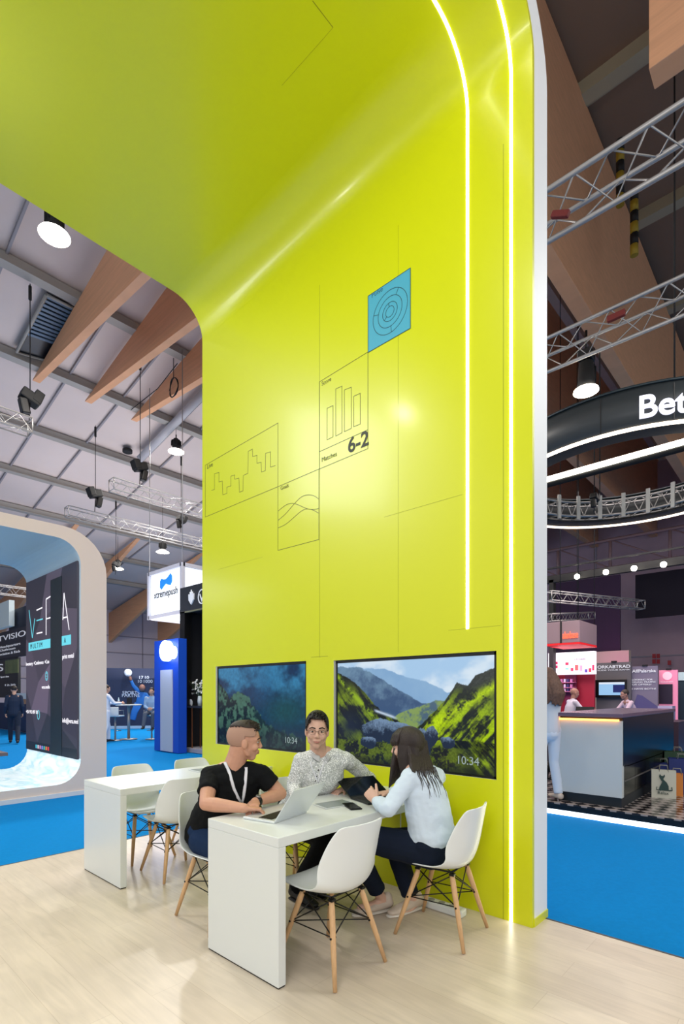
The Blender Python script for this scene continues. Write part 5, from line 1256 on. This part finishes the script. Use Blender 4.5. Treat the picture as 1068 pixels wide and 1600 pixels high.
for s_, l_, r_, y_, c_ in (('TVISIO', -3, 40, 1003, 8), ('Headquarters', 0, 32, 1013.5, 3.6), ('Chathroom', 0, 24, 1018.5, 3.4), ('ociation & Rich', 0, 31, 1024.5, 3.6)): fit_text(s_, l_, r_, y_, c_, XB-.012, TW, t)
fit_text('S', -3, 5, 1049, 11, XB-.045, TW, t); fit_text('Sport data', 1, 14, 1059, 2.6, XB-.012, TW, t); fit_text('12:30', 8, 24, 1072, 3, XB-.012, TW, t)
t = thing('reception_counter', 'small white and wood counter seen through the white arch', 'counter', on(33, 1130, Z=0)); t.location = (6.3, 16.2, 0)
b = NB(); xpanel(b, 24, 46, 1083, 1092, 6.3, .25); obj('white_top', b, WHITE, t); b = NB(); xpanel(b, 25, 46, 1090, 1100, 6.32, .22); obj('wood_front', b, mat('orange_wood', (.72, .52, .38), .5), t); b = NB(); xpanel(b, 26, 46, 1100, 1142, 6.34, .2); obj('navy_front', b, MATS['navy_base'], t)
p = on(-2, 1192, Z=.18); t = thing('bench', 'low dark wooden bench behind the white arch', 'bench', (2.2, 11.6, 0))
b = NB()
bx(b, .2, 3.0, 11.3, 11.95, .30, .36); obj('seat', b, mat('dark_weathered_wood', (.42, .38, .38), .6, noise=.25, nscale=8, stretch=(.5, 6, 1)), t)
for x in (.4, 2.8): b = NB(); bx(b, x-.04, x+.04, 11.35, 11.9, -.01, .30); obj('leg', b, MATTEB, t)
# ------------------------------------------------------------------ right side: trusses, ring sign, spotlight
G = 'aluminium trusses on the right'
truss((5.24, -2.0, 6.15), (5.24, 6.0, 6.15), .37, 'lighting_truss', 'nearest aluminium truss crossing the upper right corner', G, r=.026, tri=True)
truss((7.77, -2.0, 6.42), (7.77, 7.5, 6.42), .40, 'lighting_truss', 'second aluminium truss above the black ring sign', G, r=.026, tri=True)
b = NB(); c = on(875, 335, X=5.1); box(b, c, (.05, .18, .06), .01, Matrix.Rotation(.5, 4, 'X')); tag(obj('clamp', b, mat('red_strap', (.42, .10, .08), .7)), 'small dark red clamp on the nearest truss', 'clamp')
b = NB(); c = on(962, 494, X=7.6); box(b, c, (.06, .22, .08), .01); tag(obj('clamp', b, MATS['red_strap']), 'bright red clamp on the second truss', 'clamp')
# yellow chain bag stripes beside the beam
for px, py, l in ((968, 262, 'yellow and black hoist strap above the nearest truss'), (990, 340, 'yellow and black hoist strap below the nearest truss')):
    q = on(px, py, D=9.5); t = thing('hoist_strap', l, 'strap', q-V3(0, 0, .6), group='yellow and black straps beside the timber beam')
    for k in range(6): b = NB(); tube(b, [q+V3(.0, 0, .5-.2*k), q+V3(.02, 0, .32-.2*k)], .07, 8); obj('yellow_link' if k % 2 else 'black_link', b, mat('strap_yellow', (.62, .52, .12), .6) if k % 2 else MATTEB, t)
q = on(915, 612, D=7.7); t = thing('spotlight', 'black hanging spotlight with a glowing lens under the second truss', 'spotlight', q-V3(0, 0, .1))
b = NB(); tube(b, [q+V3(0, 0, .42), q+V3(0, 0, .12), q+V3(0, 0, .04)], [.10, .12, .14], 18); obj('housing', b, MATTEB, t)
b = NB(); box(b, q+V3(0, 0, .52), (.22, .2, .14), .02); tube(b, [q+V3(0, 0, .6), q+V3(0, 0, .9)], .02, 8); obj('yoke', b, BLACK, t)
b = NB(); tube(b, [q+V3(0, 0, .02), q], [.17, .175], 20); obj('lens', b, MATS['lamp_glow'], t)
d = bpy.data.lights.new('spot_light', 'AREA'); d.shape = 'DISK'; d.size = .3; d.energy = 60; d.color = (1, .9, .78); o = bpy.data.objects.new('spot_light', d); COL.objects.link(o); o.location = q-V3(0, 0, .03)

RC, RR, RZ0, RZ1 = V3(9.9, 2.4, 0), 2.2, 5.0, 5.56
t = thing('ring_sign', 'large black ring sign with white letters and glowing rims hanging over the bar', 'sign', (RC.x, RC.y, RZ0))
def ring_wall(b, r0, r1, z0, z1, n=72, a0=0, a1=360):
    V = []
    full = a1-a0 >= 360
    for k in range(n+(0 if full else 1)):
        a = math.radians(a0+(a1-a0)*k/n); c_, s_ = math.cos(a), math.sin(a)
        V.append([b.verts.new((RC.x+r*c_, RC.y+r*s_, z)) for r, z in ((r0, z0), (r1, z0), (r1, z1), (r0, z1))])
    m = len(V)
    for k in range(m if full else m-1):
        for j in range(4):
            f = b.faces.new((V[k][j], V[(k+1) % m][j], V[(k+1) % m][(j+1) % 4], V[k][(j+1) % 4])); f.smooth = j in (1, 3)
    return V
b = NB(); ring_wall(b, RR-.06, RR, RZ0+.03, RZ1); obj('fascia', b, mat('ring_black', (.17, .19, .20), .45), t)
b = NB(); ring_wall(b, RR-.10, RR+.02, RZ1, RZ1+.03); obj('top_rim', b, mat('ring_top', (.10, .16, .18), .4), t)
b = NB(); ring_wall(b, RR-.03, RR+.008, RZ0, RZ0+.035); obj('led_rim', b, mat('ring_led', (1, .92, .82), .4, emit=4.5), t)
b = NB(); ring_wall(b, RR-.35, RR-.07, RZ0+.02, RZ0+.04); obj('under_panel', b, MATTEB, t)
for k in range(16):
    a = 2*PI*k/16+.08; b = NB(); box(b, (RC.x+(RR+.001)*math.cos(a), RC.y+(RR+.001)*math.sin(a), (RZ0+RZ1)/2), (.006, .012, RZ1-RZ0-.06), 0, Matrix.Rotation(a, 4, 'Z')); obj('panel_joint', b, BLACK, t)
# letters bent around the ring
def ring_text(s, size, a_start, z, m):
    cu = bpy.data.curves.new('t', 'FONT'); cu.body = s; cu.size = size; cu.extrude = .012; cu.offset = .006; tt = bpy.data.objects.new('t', cu); COL.objects.link(tt)
    dg = bpy.context.evaluated_depsgraph_get(); dg.update(); me = bpy.data.meshes.new_from_object(tt.evaluated_get(dg)); bpy.data.objects.remove(tt)
    bm = NB(); bm.from_mesh(me); bpy.data.meshes.remove(me)
    for v in bm.verts:
        a = math.radians(a_start)+v.co.x/RR; r = RR+.014+v.co.z; v.co = V3(RC.x+r*math.cos(a), RC.y+r*math.sin(a), z+v.co.y)
    o = obj('lettering', bm, m, t); return o
qb = on(994, 655, D=7.05); ang = math.degrees(math.atan2(qb.y-RC.y, qb.x-RC.x))
ring_text('Bet', .42, ang, RZ0+.13, mat('letter_glow', (.93, .93, 1), .5, emit=1.1))
b = NB()
for k in range(2):
    for (r_, z_) in ((RR-.16, RZ0+.12), (RR-.16, RZ0+.40), (RR-.42, RZ0+.12), (RR-.42, RZ0+.40)):
        if k: break
        tube(b, [(RC.x+r_*math.cos(2*PI*j/60), RC.y+r_*math.sin(2*PI*j/60), z_) for j in range(61)], .022, 8, None)
obj('truss_chords', b, CHROME, t)
b = NB()
for j in range(44):
    a0, a1, a2 = (2*PI*(j+f)/44 for f in (0, .5, 1)); pt = lambda a, r_, z_: (RC.x+r_*math.cos(a), RC.y+r_*math.sin(a), z_)
    tube(b, [pt(a0, RR-.42, RZ0+.12), pt(a1, RR-.42, RZ0+.40), pt(a2, RR-.42, RZ0+.12)], .011, 5, None); tube(b, [pt(a0, RR-.42, RZ0+.12), pt(a1, RR-.16, RZ0+.12), pt(a2, RR-.42, RZ0+.12)], .011, 5, None); tube(b, [pt(a0, RR-.42, RZ0+.40), pt(a1, RR-.16, RZ0+.40), pt(a2, RR-.42, RZ0+.40)], .011, 5, None)
obj('truss_lacing', b, CHROME, t)
for k in range(9):
    a = math.radians(20+k*9+(-60)); a = math.radians(-25+k*14); b = NB(); box(b, (RC.x+(RR-.45)*math.cos(a), RC.y+(RR-.45)*math.sin(a), RZ0+.28), (.03, .07, .48), 0, Matrix.Rotation(a, 4, 'Z')); obj('upright', b, mat('zinc_upright', (.70, .70, .68), .4), t)
b = NB()
for a in (30, 120, 210, 300): a = math.radians(a); tube(b, [(RC.x+(RR-.3)*math.cos(a), RC.y+(RR-.3)*math.sin(a), RZ0+.4), (RC.x+(RR-.3)*math.cos(a), RC.y+(RR-.3)*math.sin(a), 12.2)], .012, 5)
obj('suspension_cable', b, MATTEB, t)
p0, p1 = on(1068, 690, Z=5.0), on(858, 748, Z=5.0)
t = thing('linear_lamp', 'long straight glowing white light bar under the black ring sign', 'lamp', ((p0+p1)/2)-V3(0, 0, .1))
d_ = (p1-p0).normalized(); b = NB(); tube(b, [p0-d_*.4-V3(0, 0, .0)+V3(.06, 0, -.06), p1+d_*.2+V3(.06, 0, -.06)], .055, 4, side=(0, 0, 1)); obj('housing', b, MATTEB, t)
b = NB(); tube(b, [p0-d_*.4, p1+d_*.2], .045, 8); obj('tube_light', b, mat('bar_glow', (1, .97, .90), .4, emit=6), t)
hoist(928, 778, 5.35, 'black hoist in front of the circular truss', .6, 1, top=8.0)
# wall mounted beam with four small spots
XBm = 15.5
t = thing('black_beam', 'long black beam carrying four tiny spot lamps across the booths at the right', 'beam', (XBm, 6, 4.6)); q0, q1 = on(858, 906, X=XBm), on(1090, 873, X=XBm)
b = NB(); zz = (q0.z+q1.z)/2; bx(b, XBm, XBm+.15, q1.y-1, q0.y+1, zz-.08, zz+.12); bx(b, XBm-.6, XBm-.55, q1.y-1, q0.y+1, zz+.18, zz+.22); obj('beam', b, MATTEB, t)
for px, py, l in ((901, 901, 'first'), (946, 894, 'second'), (990, 888, 'third'), (1036, 882, 'fourth')):
    q = on(px, py, X=XBm-.2); s = thing('track_spot', l+' tiny glowing spot from the left on the black beam', 'spotlight', q-V3(0, 0, .06), group='tiny spots on the black beam'); b = NB(); ball(b, q, .075, seg=12); obj('bulb', b, MATS['lamp_glow'], s); b = NB(); tube(b, [q+V3(.0, 0, .02), q+V3(.20, 0, .10)], .03, 8); obj('stem', b, MATTEB, s)
b = NB(); bx(b, XBm, XBm+.2, on(864, 1000, X=XBm).y, on(857, 1000, X=XBm).y, 0, zz); tag(obj('post', b, MATTEB), 'slim black post rising beside the white edge of the lime arch', 'post')
# steel lattice girder in front of the right wall
b = NB(); g0, g1 = on(855, 884, X=22), on(1100, 838, X=22)
for dz in (0, 1.1): tube(b, [(22, 14, g0.z+dz-.5), (22, -6, g0.z+dz-.5)], .07, 6)
for k in range(10): y = 14-2*k; tube(b, [(22, y, g0.z-.5), (22, y, g0.z+.6)], .06, 6); tube(b, [(22, y, g0.z+.6), (22, y-2, g0.z-.5)], .03, 5)
tag(obj('girder', b, mat('rose_grey_steel', (.48, .38, .38), .6)), 'rose grey lattice girder under the roof above the dark curtains', 'girder')

# dark curtains and booths far right
def xbox(name, pxl, pxr, pyt, pyb, x, th, m, parent=None, lab=None, cat=None, zb=None, group=None):
    b = NB(); pm = (pxl+pxr)/2; y0_, y1_ = on(pxr, 1085, X=x).y, on(pxl, 1085, X=x).y; z1_, z0_ = on(pm, pyt, X=x).z, on(pm, pyb, X=x).z
    bx(b, x, x+th, y0_, y1_, max(z0_ if zb is None else zb, -.01), z1_, .003); o = obj(name, b, m, parent)
    if lab: tag(o, lab, cat, group)
    return o
PUR = mat('deep_purple_drape', (.17, .08, .20), .8, bump=.4, bscale=2, stretch=(1, 6, .2)); 
xbox('curtain', 858, 968, 905, 1020, 21.5, .1, PUR, None, 'deep purple curtain hanging above the red booth', 'curtain')
xbox('curtain', 992, 1075, 893, 963, 24.5, .1, mat('night_blue_drape', (.10, .08, .14), .8), None, 'dark square curtain on the concrete wall at the far right', 'curtain')
xbox('booth_wall', 858, 982, 1019, 1032, 21.4, .3, mat('cream_header', (.75, .68, .62), .7), None, 'cream header wall behind the banners', 'booth wall', zb=0)
t = thing('booth_wall', 'red booth with a bright white picture header and shelves', 'booth', (16, 6.3, 0)); RX = 15.8
xbox('red_wall', 858, 928, 1052, 1112, RX+.5, .1, mat('crimson_panel', (.66, .05, .18), .6), t, zb=0); xbox('pink_side', 882, 899, 1052, 1112, RX+.3, .1, mat('pink_shelf_back', (.50, .12, .28), .6), t, zb=.9)
hd_ = xbox('picture_header', 856, 928, 1019, 1054, RX, .2, mat('glowing_header', (.96, .93, .95), .5, emit=.9), t)
rng = random.Random(11)
for k, (px, py, w_, h_, c) in enumerate(((868, 1036, 5, 4, (.85, .1, .35)), (868, 1042, 5, 4, (.85, .1, .35)), (885, 1037, 5, 4, (.85, .1, .3)), (885, 1045, 5, 3, (.5, .85, .75)), (893, 1046, 4, 5, (.85, .2, .35)), (900, 1043, 5, 9, (.85, .35, .35)), (907, 1044, 4, 9, (.8, .65, .75)), (915, 1048, 4, 5, (.4, .3, .7)), (921, 1047, 4, 6, (.8, .2, .3)), (926, 1043, 3, 9, (.85, .1, .35)))):
    xbox('header_picture', px-w_/2, px+w_/2, py-h_/2, py+h_/2, RX-.02, .02, mat('pic_%d' % k, c, .5, emit=.5), t)
q = on(893, 1031, X=RX-.01); fit_text('SOFTSWISS', 896, 914, 1032, 3.2, RX-.01, mat('header_grey', (.5, .45, .55), .5), t)
for j, (py) in enumerate((1066, 1074, 1080)): 
    xbox('shelf', 864, 896, py, py+1.2, RX+.1, .25, mat('pink_shelf', (.80, .45, .60), .5), t)
    for k in range(6): xbox('shelf_item', 865+k*5, 868+k*5, py-5, py, RX+.15, .1, mat('item_%d' % (k % 3), ((.85, .8, .9), (.25, .2, .45), (.8, .5, .7))[k % 3], .5), t)
# hanging box sign with orange letters
t = thing('hanging_sign', 'grey hanging box sign with orange glowing letters over the red booth', 'sign', (14.1, 6.4, 3))
y0_, y1_ = on(905, 1000, X=14).y, on(850, 1000, X=14).y; zt_, zb_ = on(890, 970, X=14).z, on(890, 1004, X=14).z
b = NB(); bx(b, 14, 15.4, y0_, y1_, zb_, zt_, .01); obj('box', b, mat('rose_box', (.60, .50, .52), .6), t); b = NB(); bx(b, 14, 15.4, y0_, y1_, zb_-.05, zb_); obj('underside_glow', b, mat('red_glow', (.85, .1, .12), .5, emit=.6), t)
q = on(878, 998, X=13.98); fit_text('alanbase', 878.5, 902.5, 998, 11, 13.98, mat('orange_neon', (1, .36, .22), .5, emit=2.0), t, bold=.002)
b = NB()
for x_ in (14.05, 15.35):
    for y_ in (y0_+.05, y1_-.4): tube(b, [(x_, y_, zt_), (x_, y_, 12.4)], .01, 5)
obj('suspension_cable', b, MATTEB, t)
b = NB(); jj = on(876, 969, X=14).y; bx(b, 13.985, 14, jj-.02, jj+.02, zb_, zt_); obj('seam', b, MATTEB, t)
q0, q1 = on(856, 942, X=14.2), on(926, 962, X=14.2); q1.z = q0.z = zt_+.75; q1 = on(926, 962, X=17); q1.z = q0.z
truss(q0, (17.5, q0.y-1.5, q0.z), .25, 'lighting_truss', 'small dark truss holding the box sign with orange letters', G)
truss(on(856, 971, X=14.6)+V3(0, 0, .1), on(924, 962, X=17), .2, 'lighting_truss', 'small truss right above the box sign with orange letters', G)

def banner(pxl, pxr, pyt, pyb, x, m, lab, zb=0.02):
    t = thing('display_banner', lab, 'banner', (x, (on(pxl, 1085, X=x).y+on(pxr, 1085, X=x).y)/2, 0), group='upright display banners at the right')
    xbox('banner_panel', pxl, pxr, pyt, pyb, x, .08, m, t, zb=zb); xbox('top_clip', (pxl+pxr)/2-4, (pxl+pxr)/2+4, pyt-2.5, pyt, x-.05, .1, MATTEB, t); return t
tq = banner(931, 985, 1035, 1110, 17, mat('banner_grey', (.40, .38, .39), .6), 'dark grey banner with a large wall screen hung on it')
def btx(s, px, py, size, x, t, m=None, xs=1, bold=0): return text_mesh(s, size, on(px, py, X=x-.012), (0, -1, 0), (0, 0, 1), m or TW, t, 'lettering', ext=.003, xs=xs, bold=bold)
fit_text('ORKABTRAD', 933, 984, 1044.8, 4.6, 16.98, TW, tq, bold=.01); fit_text('SLIDE YOUR RANK', 933, 984, 1048.5, 1.8, 16.98, TW, tq)
t = thing('television', 'screen with a pale blue web page on the dark grey banner', 'screen', on(953, 1090, X=16.8)); xbox('bezel', 929.5, 977, 1062, 1090, 16.85, .149, BLACK, t); xbox('display', 935, 975, 1066, 1086, 16.84, .01, EM('web_page', (.62, .80, .96), 1.0), t); xbox('page_window', 957, 975, 1070, 1082, 16.83, .01, EM('web_dark', (.10, .16, .45), .8), t)
xbox('page_header', 935, 975, 1066, 1069, 16.83, .01, EM('web_head', (.90, .94, 1), 1.0), t)
tq = banner(985.5, 1027, 1041, 1125, 17.2, mat('banner_mauve', (.52, .48, .56), .6), 'mauve banner asking about traffic and offers')
fit_text('AffPalarska', 987, 1024, 1051, 4.6, 17.18, TW, tq, bold=.01)
for s_, r_, y_ in (('LOOKING FOR', 1019, 1063.5), ('DELING TRAFFIC', 1024, 1067.2), ('OR OFFERS?', 1017, 1071), ('I HAVE BOTH!', 1024, 1077.6)): fit_text(s_, 987, r_, y_, 2.5, 17.18, TW, tq)
b = NB(); poly(b, [on(*p, X=17.185) for p in ((987, 1108), (995, 1085), (1003, 1087), (1027, 1104), (1027, 1108))]); obj('diagonal_print', b, mat('violet_print', (.36, .33, .52), .6), tq)
tq = banner(1029, 1058, 1047, 1136, 17.6, mat('banner_pink', (.93, .55, .68), .6, emit=.35), 'pink topped banner beside a person in violet')
xbox('dark_lower_part', 1028.8, 1050, 1069, 1100, 17.55, .03, mat('dark_plum', (.16, .10, .20), .6), tq); fit_text('WORLDS BEST', 1031, 1051, 1066.5, 1.8, 17.58, TW, tq); b = NB(); q = on(1042, 1056, X=17.57); tube(b, [q, q-V3(.01, 0, 0)], .12, 20); obj('round_logo', b, mat('pale_pink', (1, .8, .86), .5, emit=.4), tq)
tq = banner(1059, 1090, 1050, 1100, 18.5, mat('banner_teal', (.12, .22, .27), .6), 'dark teal banner cut by the right frame edge'); xbox('white_top', 1059, 1090, 1050, 1063, 18.45, .03, mat('pale_top', (.75, .83, .85), .5, emit=.3), tq)
for k, (px, py) in enumerate(((1021, 1025), (1027.5, 1025), (1021, 1033.5), (1027.5, 1033.5), (1045, 1035.5))):
    xbox('safety_sign', px-2.6, px+2.6, py-3.4, py+3.4, 26.5, .05, mat('safety_red', (.62, .08, .14), .5), None, ['upper left', 'upper right', 'lower left', 'lower right', 'separate right hand'][k]+' small red safety sign on the concrete wall', 'sign', group='red safety signs on the concrete wall')
    w_ = [o for o in COL.objects if o.name.startswith('safety_sign')][-1]
t = thing('desk', 'white desk in front of the mauve banner', 'desk', on(1040, 1120, X=16.5)); t.location.z = 0
xbox('front', 1027, 1050, 1103, 1132, 16.5, .4, mat('desk_white', (.72, .66, .76), .5), t, zb=0)
q = on(1011, 1110, D=19.5); bar_stool(V3(q.x, q.y, 0), 'pale bar stool showing above the end of the black bar', .9)
# ------------------------------------------------------------------ the bar on its tiled platform
t = thing('booth_platform', 'raised bar platform with patterned dark tiles and a glowing edge', 'platform', (8.4, 1.5, -.012))
def tiles():
    m = bpy.data.materials.new('patterned_tiles'); m.use_nodes = True; nt = m.node_tree; bs = nt.nodes['Principled BSDF']
    tc = nt.nodes.new('ShaderNodeTexCoord'); mp = nt.nodes.new('ShaderNodeMapping'); mp.inputs['Rotation'].default_value = (0, 0, .785); nt.links.new(tc.outputs['Object'], mp.inputs[0])
    ck = nt.nodes.new('ShaderNodeTexChecker'); ck.inputs['Scale'].default_value = 9; ck.inputs['Color1'].default_value = srgb(.16, .14, .14); ck.inputs['Color2'].default_value = srgb(.62, .58, .56); nt.links.new(mp.outputs[0], ck.inputs[0])
    nt.links.new(ck.outputs[0], bs.inputs['Base Color']); bs.inputs['Roughness'].default_value = .16; return m
b = NB(); bx(b, 6.47, 10.4, -4, 7, .12, .135); obj('tile_floor', b, tiles(), t)
b = NB(); bx(b, 6.465, 10.4, -4, 7, .055, .12); obj('black_edge', b, BLACK, t); b = NB(); bx(b, 6.50, 10.4, -4, 7, -.012, .055); obj('light_edge', b, mat('edge_glow', (.93, .97, 1), .4, emit=3), t)
t = thing('bar_counter', 'long bar counter with a pale front, black side and orange light line', 'counter', (8.1, 2.0, .135))
yb0 = 1.69; yb1 = 2.42
b = NB(); bx(b, 6.66, 6.74, yb0, yb1, .25, 1.15, .003); obj('front_panel', b, mat('pale_blue_laminate', (.78, .80, .79), .35), t)
b = NB(); bx(b, 6.68, 9.5, yb0+.01, yb1, .135, .25); obj('plinth', b, mat('dark_plinth', (.06, .10, .13), .5), t)
b = NB(); bx(b, 6.74, 9.55, yb0+.012, yb1, .25, 1.19); obj('carcass', b, BLACK, t)
b = NB(); bx(b, 6.70, 9.57, yb0, yb0+.012, .62, 1.2); bx(b, 6.9, 9.57, yb0, yb0+.006, .62, .60); obj('side_panel', b, mat('side_black', (.035, .035, .04), .25), t)
for k, x in enumerate((6.74, 7.25, 7.76, 8.27)):
    b = NB(); bx(b, x, x+.5, yb0+.0, yb0+.012, .27, .43); obj('cupboard_door', b, MATS['side_black'], t); b = NB(); bx(b, x, x+.5, yb0+.0, yb0+.012, .45, .61); obj('cupboard_door', b, MATS['side_black'], t)
b = NB(); bx(b, 6.76, 8.7, yb0-.006, yb0, .432, .448); obj('door_rail', b, mat('rail_grey', (.35, .34, .33), .4), t)
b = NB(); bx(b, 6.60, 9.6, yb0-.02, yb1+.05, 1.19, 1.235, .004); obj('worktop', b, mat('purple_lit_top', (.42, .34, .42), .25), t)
b = NB(); bx(b, 6.625, 6.66, yb0+.03, yb1, 1.145, 1.168); obj('orange_light_line', b, mat('orange_led', (1, .66, .32), .4, emit=4), t)
# paper bags
def bag(px, py_top, py_bot, w, lab, m, x=None, dep=.12, name='paper_bag'):
    q = on(px, py_bot, Z=.135); h = (py_bot-py_top)/FPX*(q.dot(FWD)); t = thing(name, lab, 'bag', (q.x, q.y, .135))
    b = NB(); x0, y0 = q.x, q.y; R = .25
    Mx = Matrix.Translation((x0, y0, .135)) @ Matrix.Rotation(R, 4, 'Z')
    for s in (0,):
        v = [(-dep/2, -w/2, 0), (dep/2, -w/2, 0), (dep/2, w/2, 0), (-dep/2, w/2, 0)]; u = [(-dep*.35, -w/2, h), (dep*.35, -w/2, h), (dep*.35, w/2, h), (-dep*.35, w/2, h)]
        A_ = [b.verts.new(p) for p in v]; B_ = [b.verts.new(p) for p in u]; b.faces.new(A_[::-1])
        for k in range(4): b.faces.new((A_[k], A_[(k+1) % 4], B_[(k+1) % 4], B_[k]))
    b.transform(Mx); obj('bag_body', b, m, t, [lambda o: setattr(o.modifiers.new('t', 'SOLIDIFY'), 'thickness', .004)])
    b = NB()
    for s in (-1, 1): tube(b, [(s*dep*.34, -.05, h-.02), (s*dep*.3, -.04, h+.06), (s*dep*.3, .04, h+.06), (s*dep*.34, .05, h-.02)], .004, 6)
    b.transform(Mx); obj('handle', b, mat('bag_cord', (.55, .55, .52), .7), t)
    return t, Mx, h
t, Mx, h = bag(1036, 1203, 1246, .27, 'white paper bag with a dark cat drawing standing on the tiles', mat('bag_white', (.80, .80, .74), .7))
k = .27/1.0; b = NB(); C = [(-.18, .28), (.18, .28), (.17, .45), (.10, .58), (.0, .66), (-.02, .70), (.04, .78), (.03, .86), (-.03, .80), (-.10, .81), (-.15, .87), (-.17, .77), (-.12, .68), (-.06, .60), (-.10, .50), (-.16, .40)]
prism(b, [(-.068+.03*p[1]*.35, -p[0]*.30, p[1]*h) for p in C], (-.003, 0, 0)); b.transform(Mx); obj('cat_print', b, mat('dark_green_print', (.14, .26, .25), .6), t)
b = NB(); tube(b, [(-.066, -.05, .28*h), (-.066, -.09, .30*h), (-.064, -.085, .42*h)], .006, 5); tube(b, [(-.066, .03, .28*h), (-.066, .08, .30*h), (-.064, .075, .40*h)], .005, 5); b.transform(Mx); obj('plant_print', b, MATS['dark_green_print'], t)
o_ = Mx @ V3(-.066, .07, .14*h); xd = (Mx.to_3x3() @ V3(0, -1, 0)); text_mesh('Relax', .055, o_, xd, (0, 0, 1), MATS['dark_green_print'], t, 'lettering', ext=.0008)
bag(1057, 1208, 1243, .13, 'orange and cream paper bag behind the white cat bag', mat('bag_orange', (.82, .50, .20), .6), dep=.1)
bag(1064, 1185, 1238, .30, 'large blue bag at the right edge behind the orange bag', mat('bag_blue', (.04, .14, .42), .6), dep=.25, name='shopping_bag')
bag(1058, 1174, 1226, .34, 'dark green bag behind the blue bag at the right edge', mat('bag_green', (.05, .22, .12), .6), dep=.25, name='shopping_bag')
bag(1036, 1192, 1228, .22, 'small blue bag behind the white cat bag', MATS['bag_blue'], dep=.2, name='shopping_bag')
# bar stool and people on the right
q = on(874, 1245, Z=.135)
ts = thing('bar_stool', 'dark bar stool between the woman in white and the bar', 'stool', (q.x+.2, q.y, .135))
for sx in (-1, 1):
    for sy in (-1, 1): b = NB(); tube(b, [(q.x+.2+sx*.12, q.y+sy*.12, .85), (q.x+.2+sx*.2, q.y+sy*.2, .135)], .016, 8); obj('leg', b, MATTEB, ts)
b = NB()
for z in (.35, .45, .56): w_ = .12+.08*(.85-z)/.72; tube(b, [(q.x+.2-w_, q.y-w_, z), (q.x+.2+w_, q.y-w_, z), (q.x+.2+w_, q.y+w_, z), (q.x+.2-w_, q.y+w_, z), (q.x+.2-w_, q.y-w_, z)], .009, 6)
obj('rungs', b, MATTEB, ts); b = NB(); box(b, (q.x+.2, q.y, .88), (.36, .36, .06), .02); obj('seat', b, mat('tan_seat', (.42, .36, .32), .6), ts)
q = on(858, 1252, Z=.135); simple_person('woman with long curly hair in a white suit standing at the bar, half hidden', (q.x+.1, q.y+.05, .135), -.6, h=1.66, top=(.80, .84, .88), leg=(.86, .90, .94), hair=(.42, .30, .24), hairlong=True, arms='table', stride=.05)
simple_person('bald man in a white shirt working at the counter of the red booth', on(886, 1105, D=11.5).xy.to_3d(), -2.4, h=1.62, top=(.86, .82, .88), leg=(.12, .12, .2), arms='table', bald=True, lean=.25, skin=(.70, .50, .44))
simple_person('dark-haired man in a pale pink shirt leaning behind the bar', on(992, 1105, D=12.3).xy.to_3d(), .74, h=1.62, top=(.78, .68, .74), leg=(.12, .12, .2), arms='table', lean=.45, skin=(.62, .45, .40))
simple_person('person in violet standing at the white desk', on(1040, 1105, D=16.8).xy.to_3d(), PI*.75, h=1.66, top=(.25, .22, .45), leg=(.12, .12, .2), arms='table')
q = on(905, 1108, D=10.6); t = thing('laptop', 'black laptop in front of the bald man behind the bar', 'laptop', (q.x, q.y, 1.0)); 
b = NB(); bx(b, q.x-.15, q.x+.15, q.y-.25, q.y+.15, .98, 1.0); obj('base', b, BLACK, t); b = NB(); box(b, (q.x+.15, q.y-.05, 1.1), (.015, .36, .22), .003, Matrix.Rotation(.3, 4, 'Y')); obj('lid', b, BLACK, t)
b = NB(); bx(b, q.x-.5, q.x+.5, q.y-1.8, q.y+1.0, .0, .98); tag(obj('desk', b, mat('dark_desk', (.2, .14, .2), .4)), 'dark desk behind the bar where the bald man works', 'desk')
area_light('red_booth_glow', (14.5, 5.5, 2.8), (16, 6, 1.2), 1.0, 40, (1, .75, .85)); area_light('magenta_uplight', (20.3, 5.5, 2.6), (21.6, 5.5, 4), 1.2, 12, (.9, .2, .6))
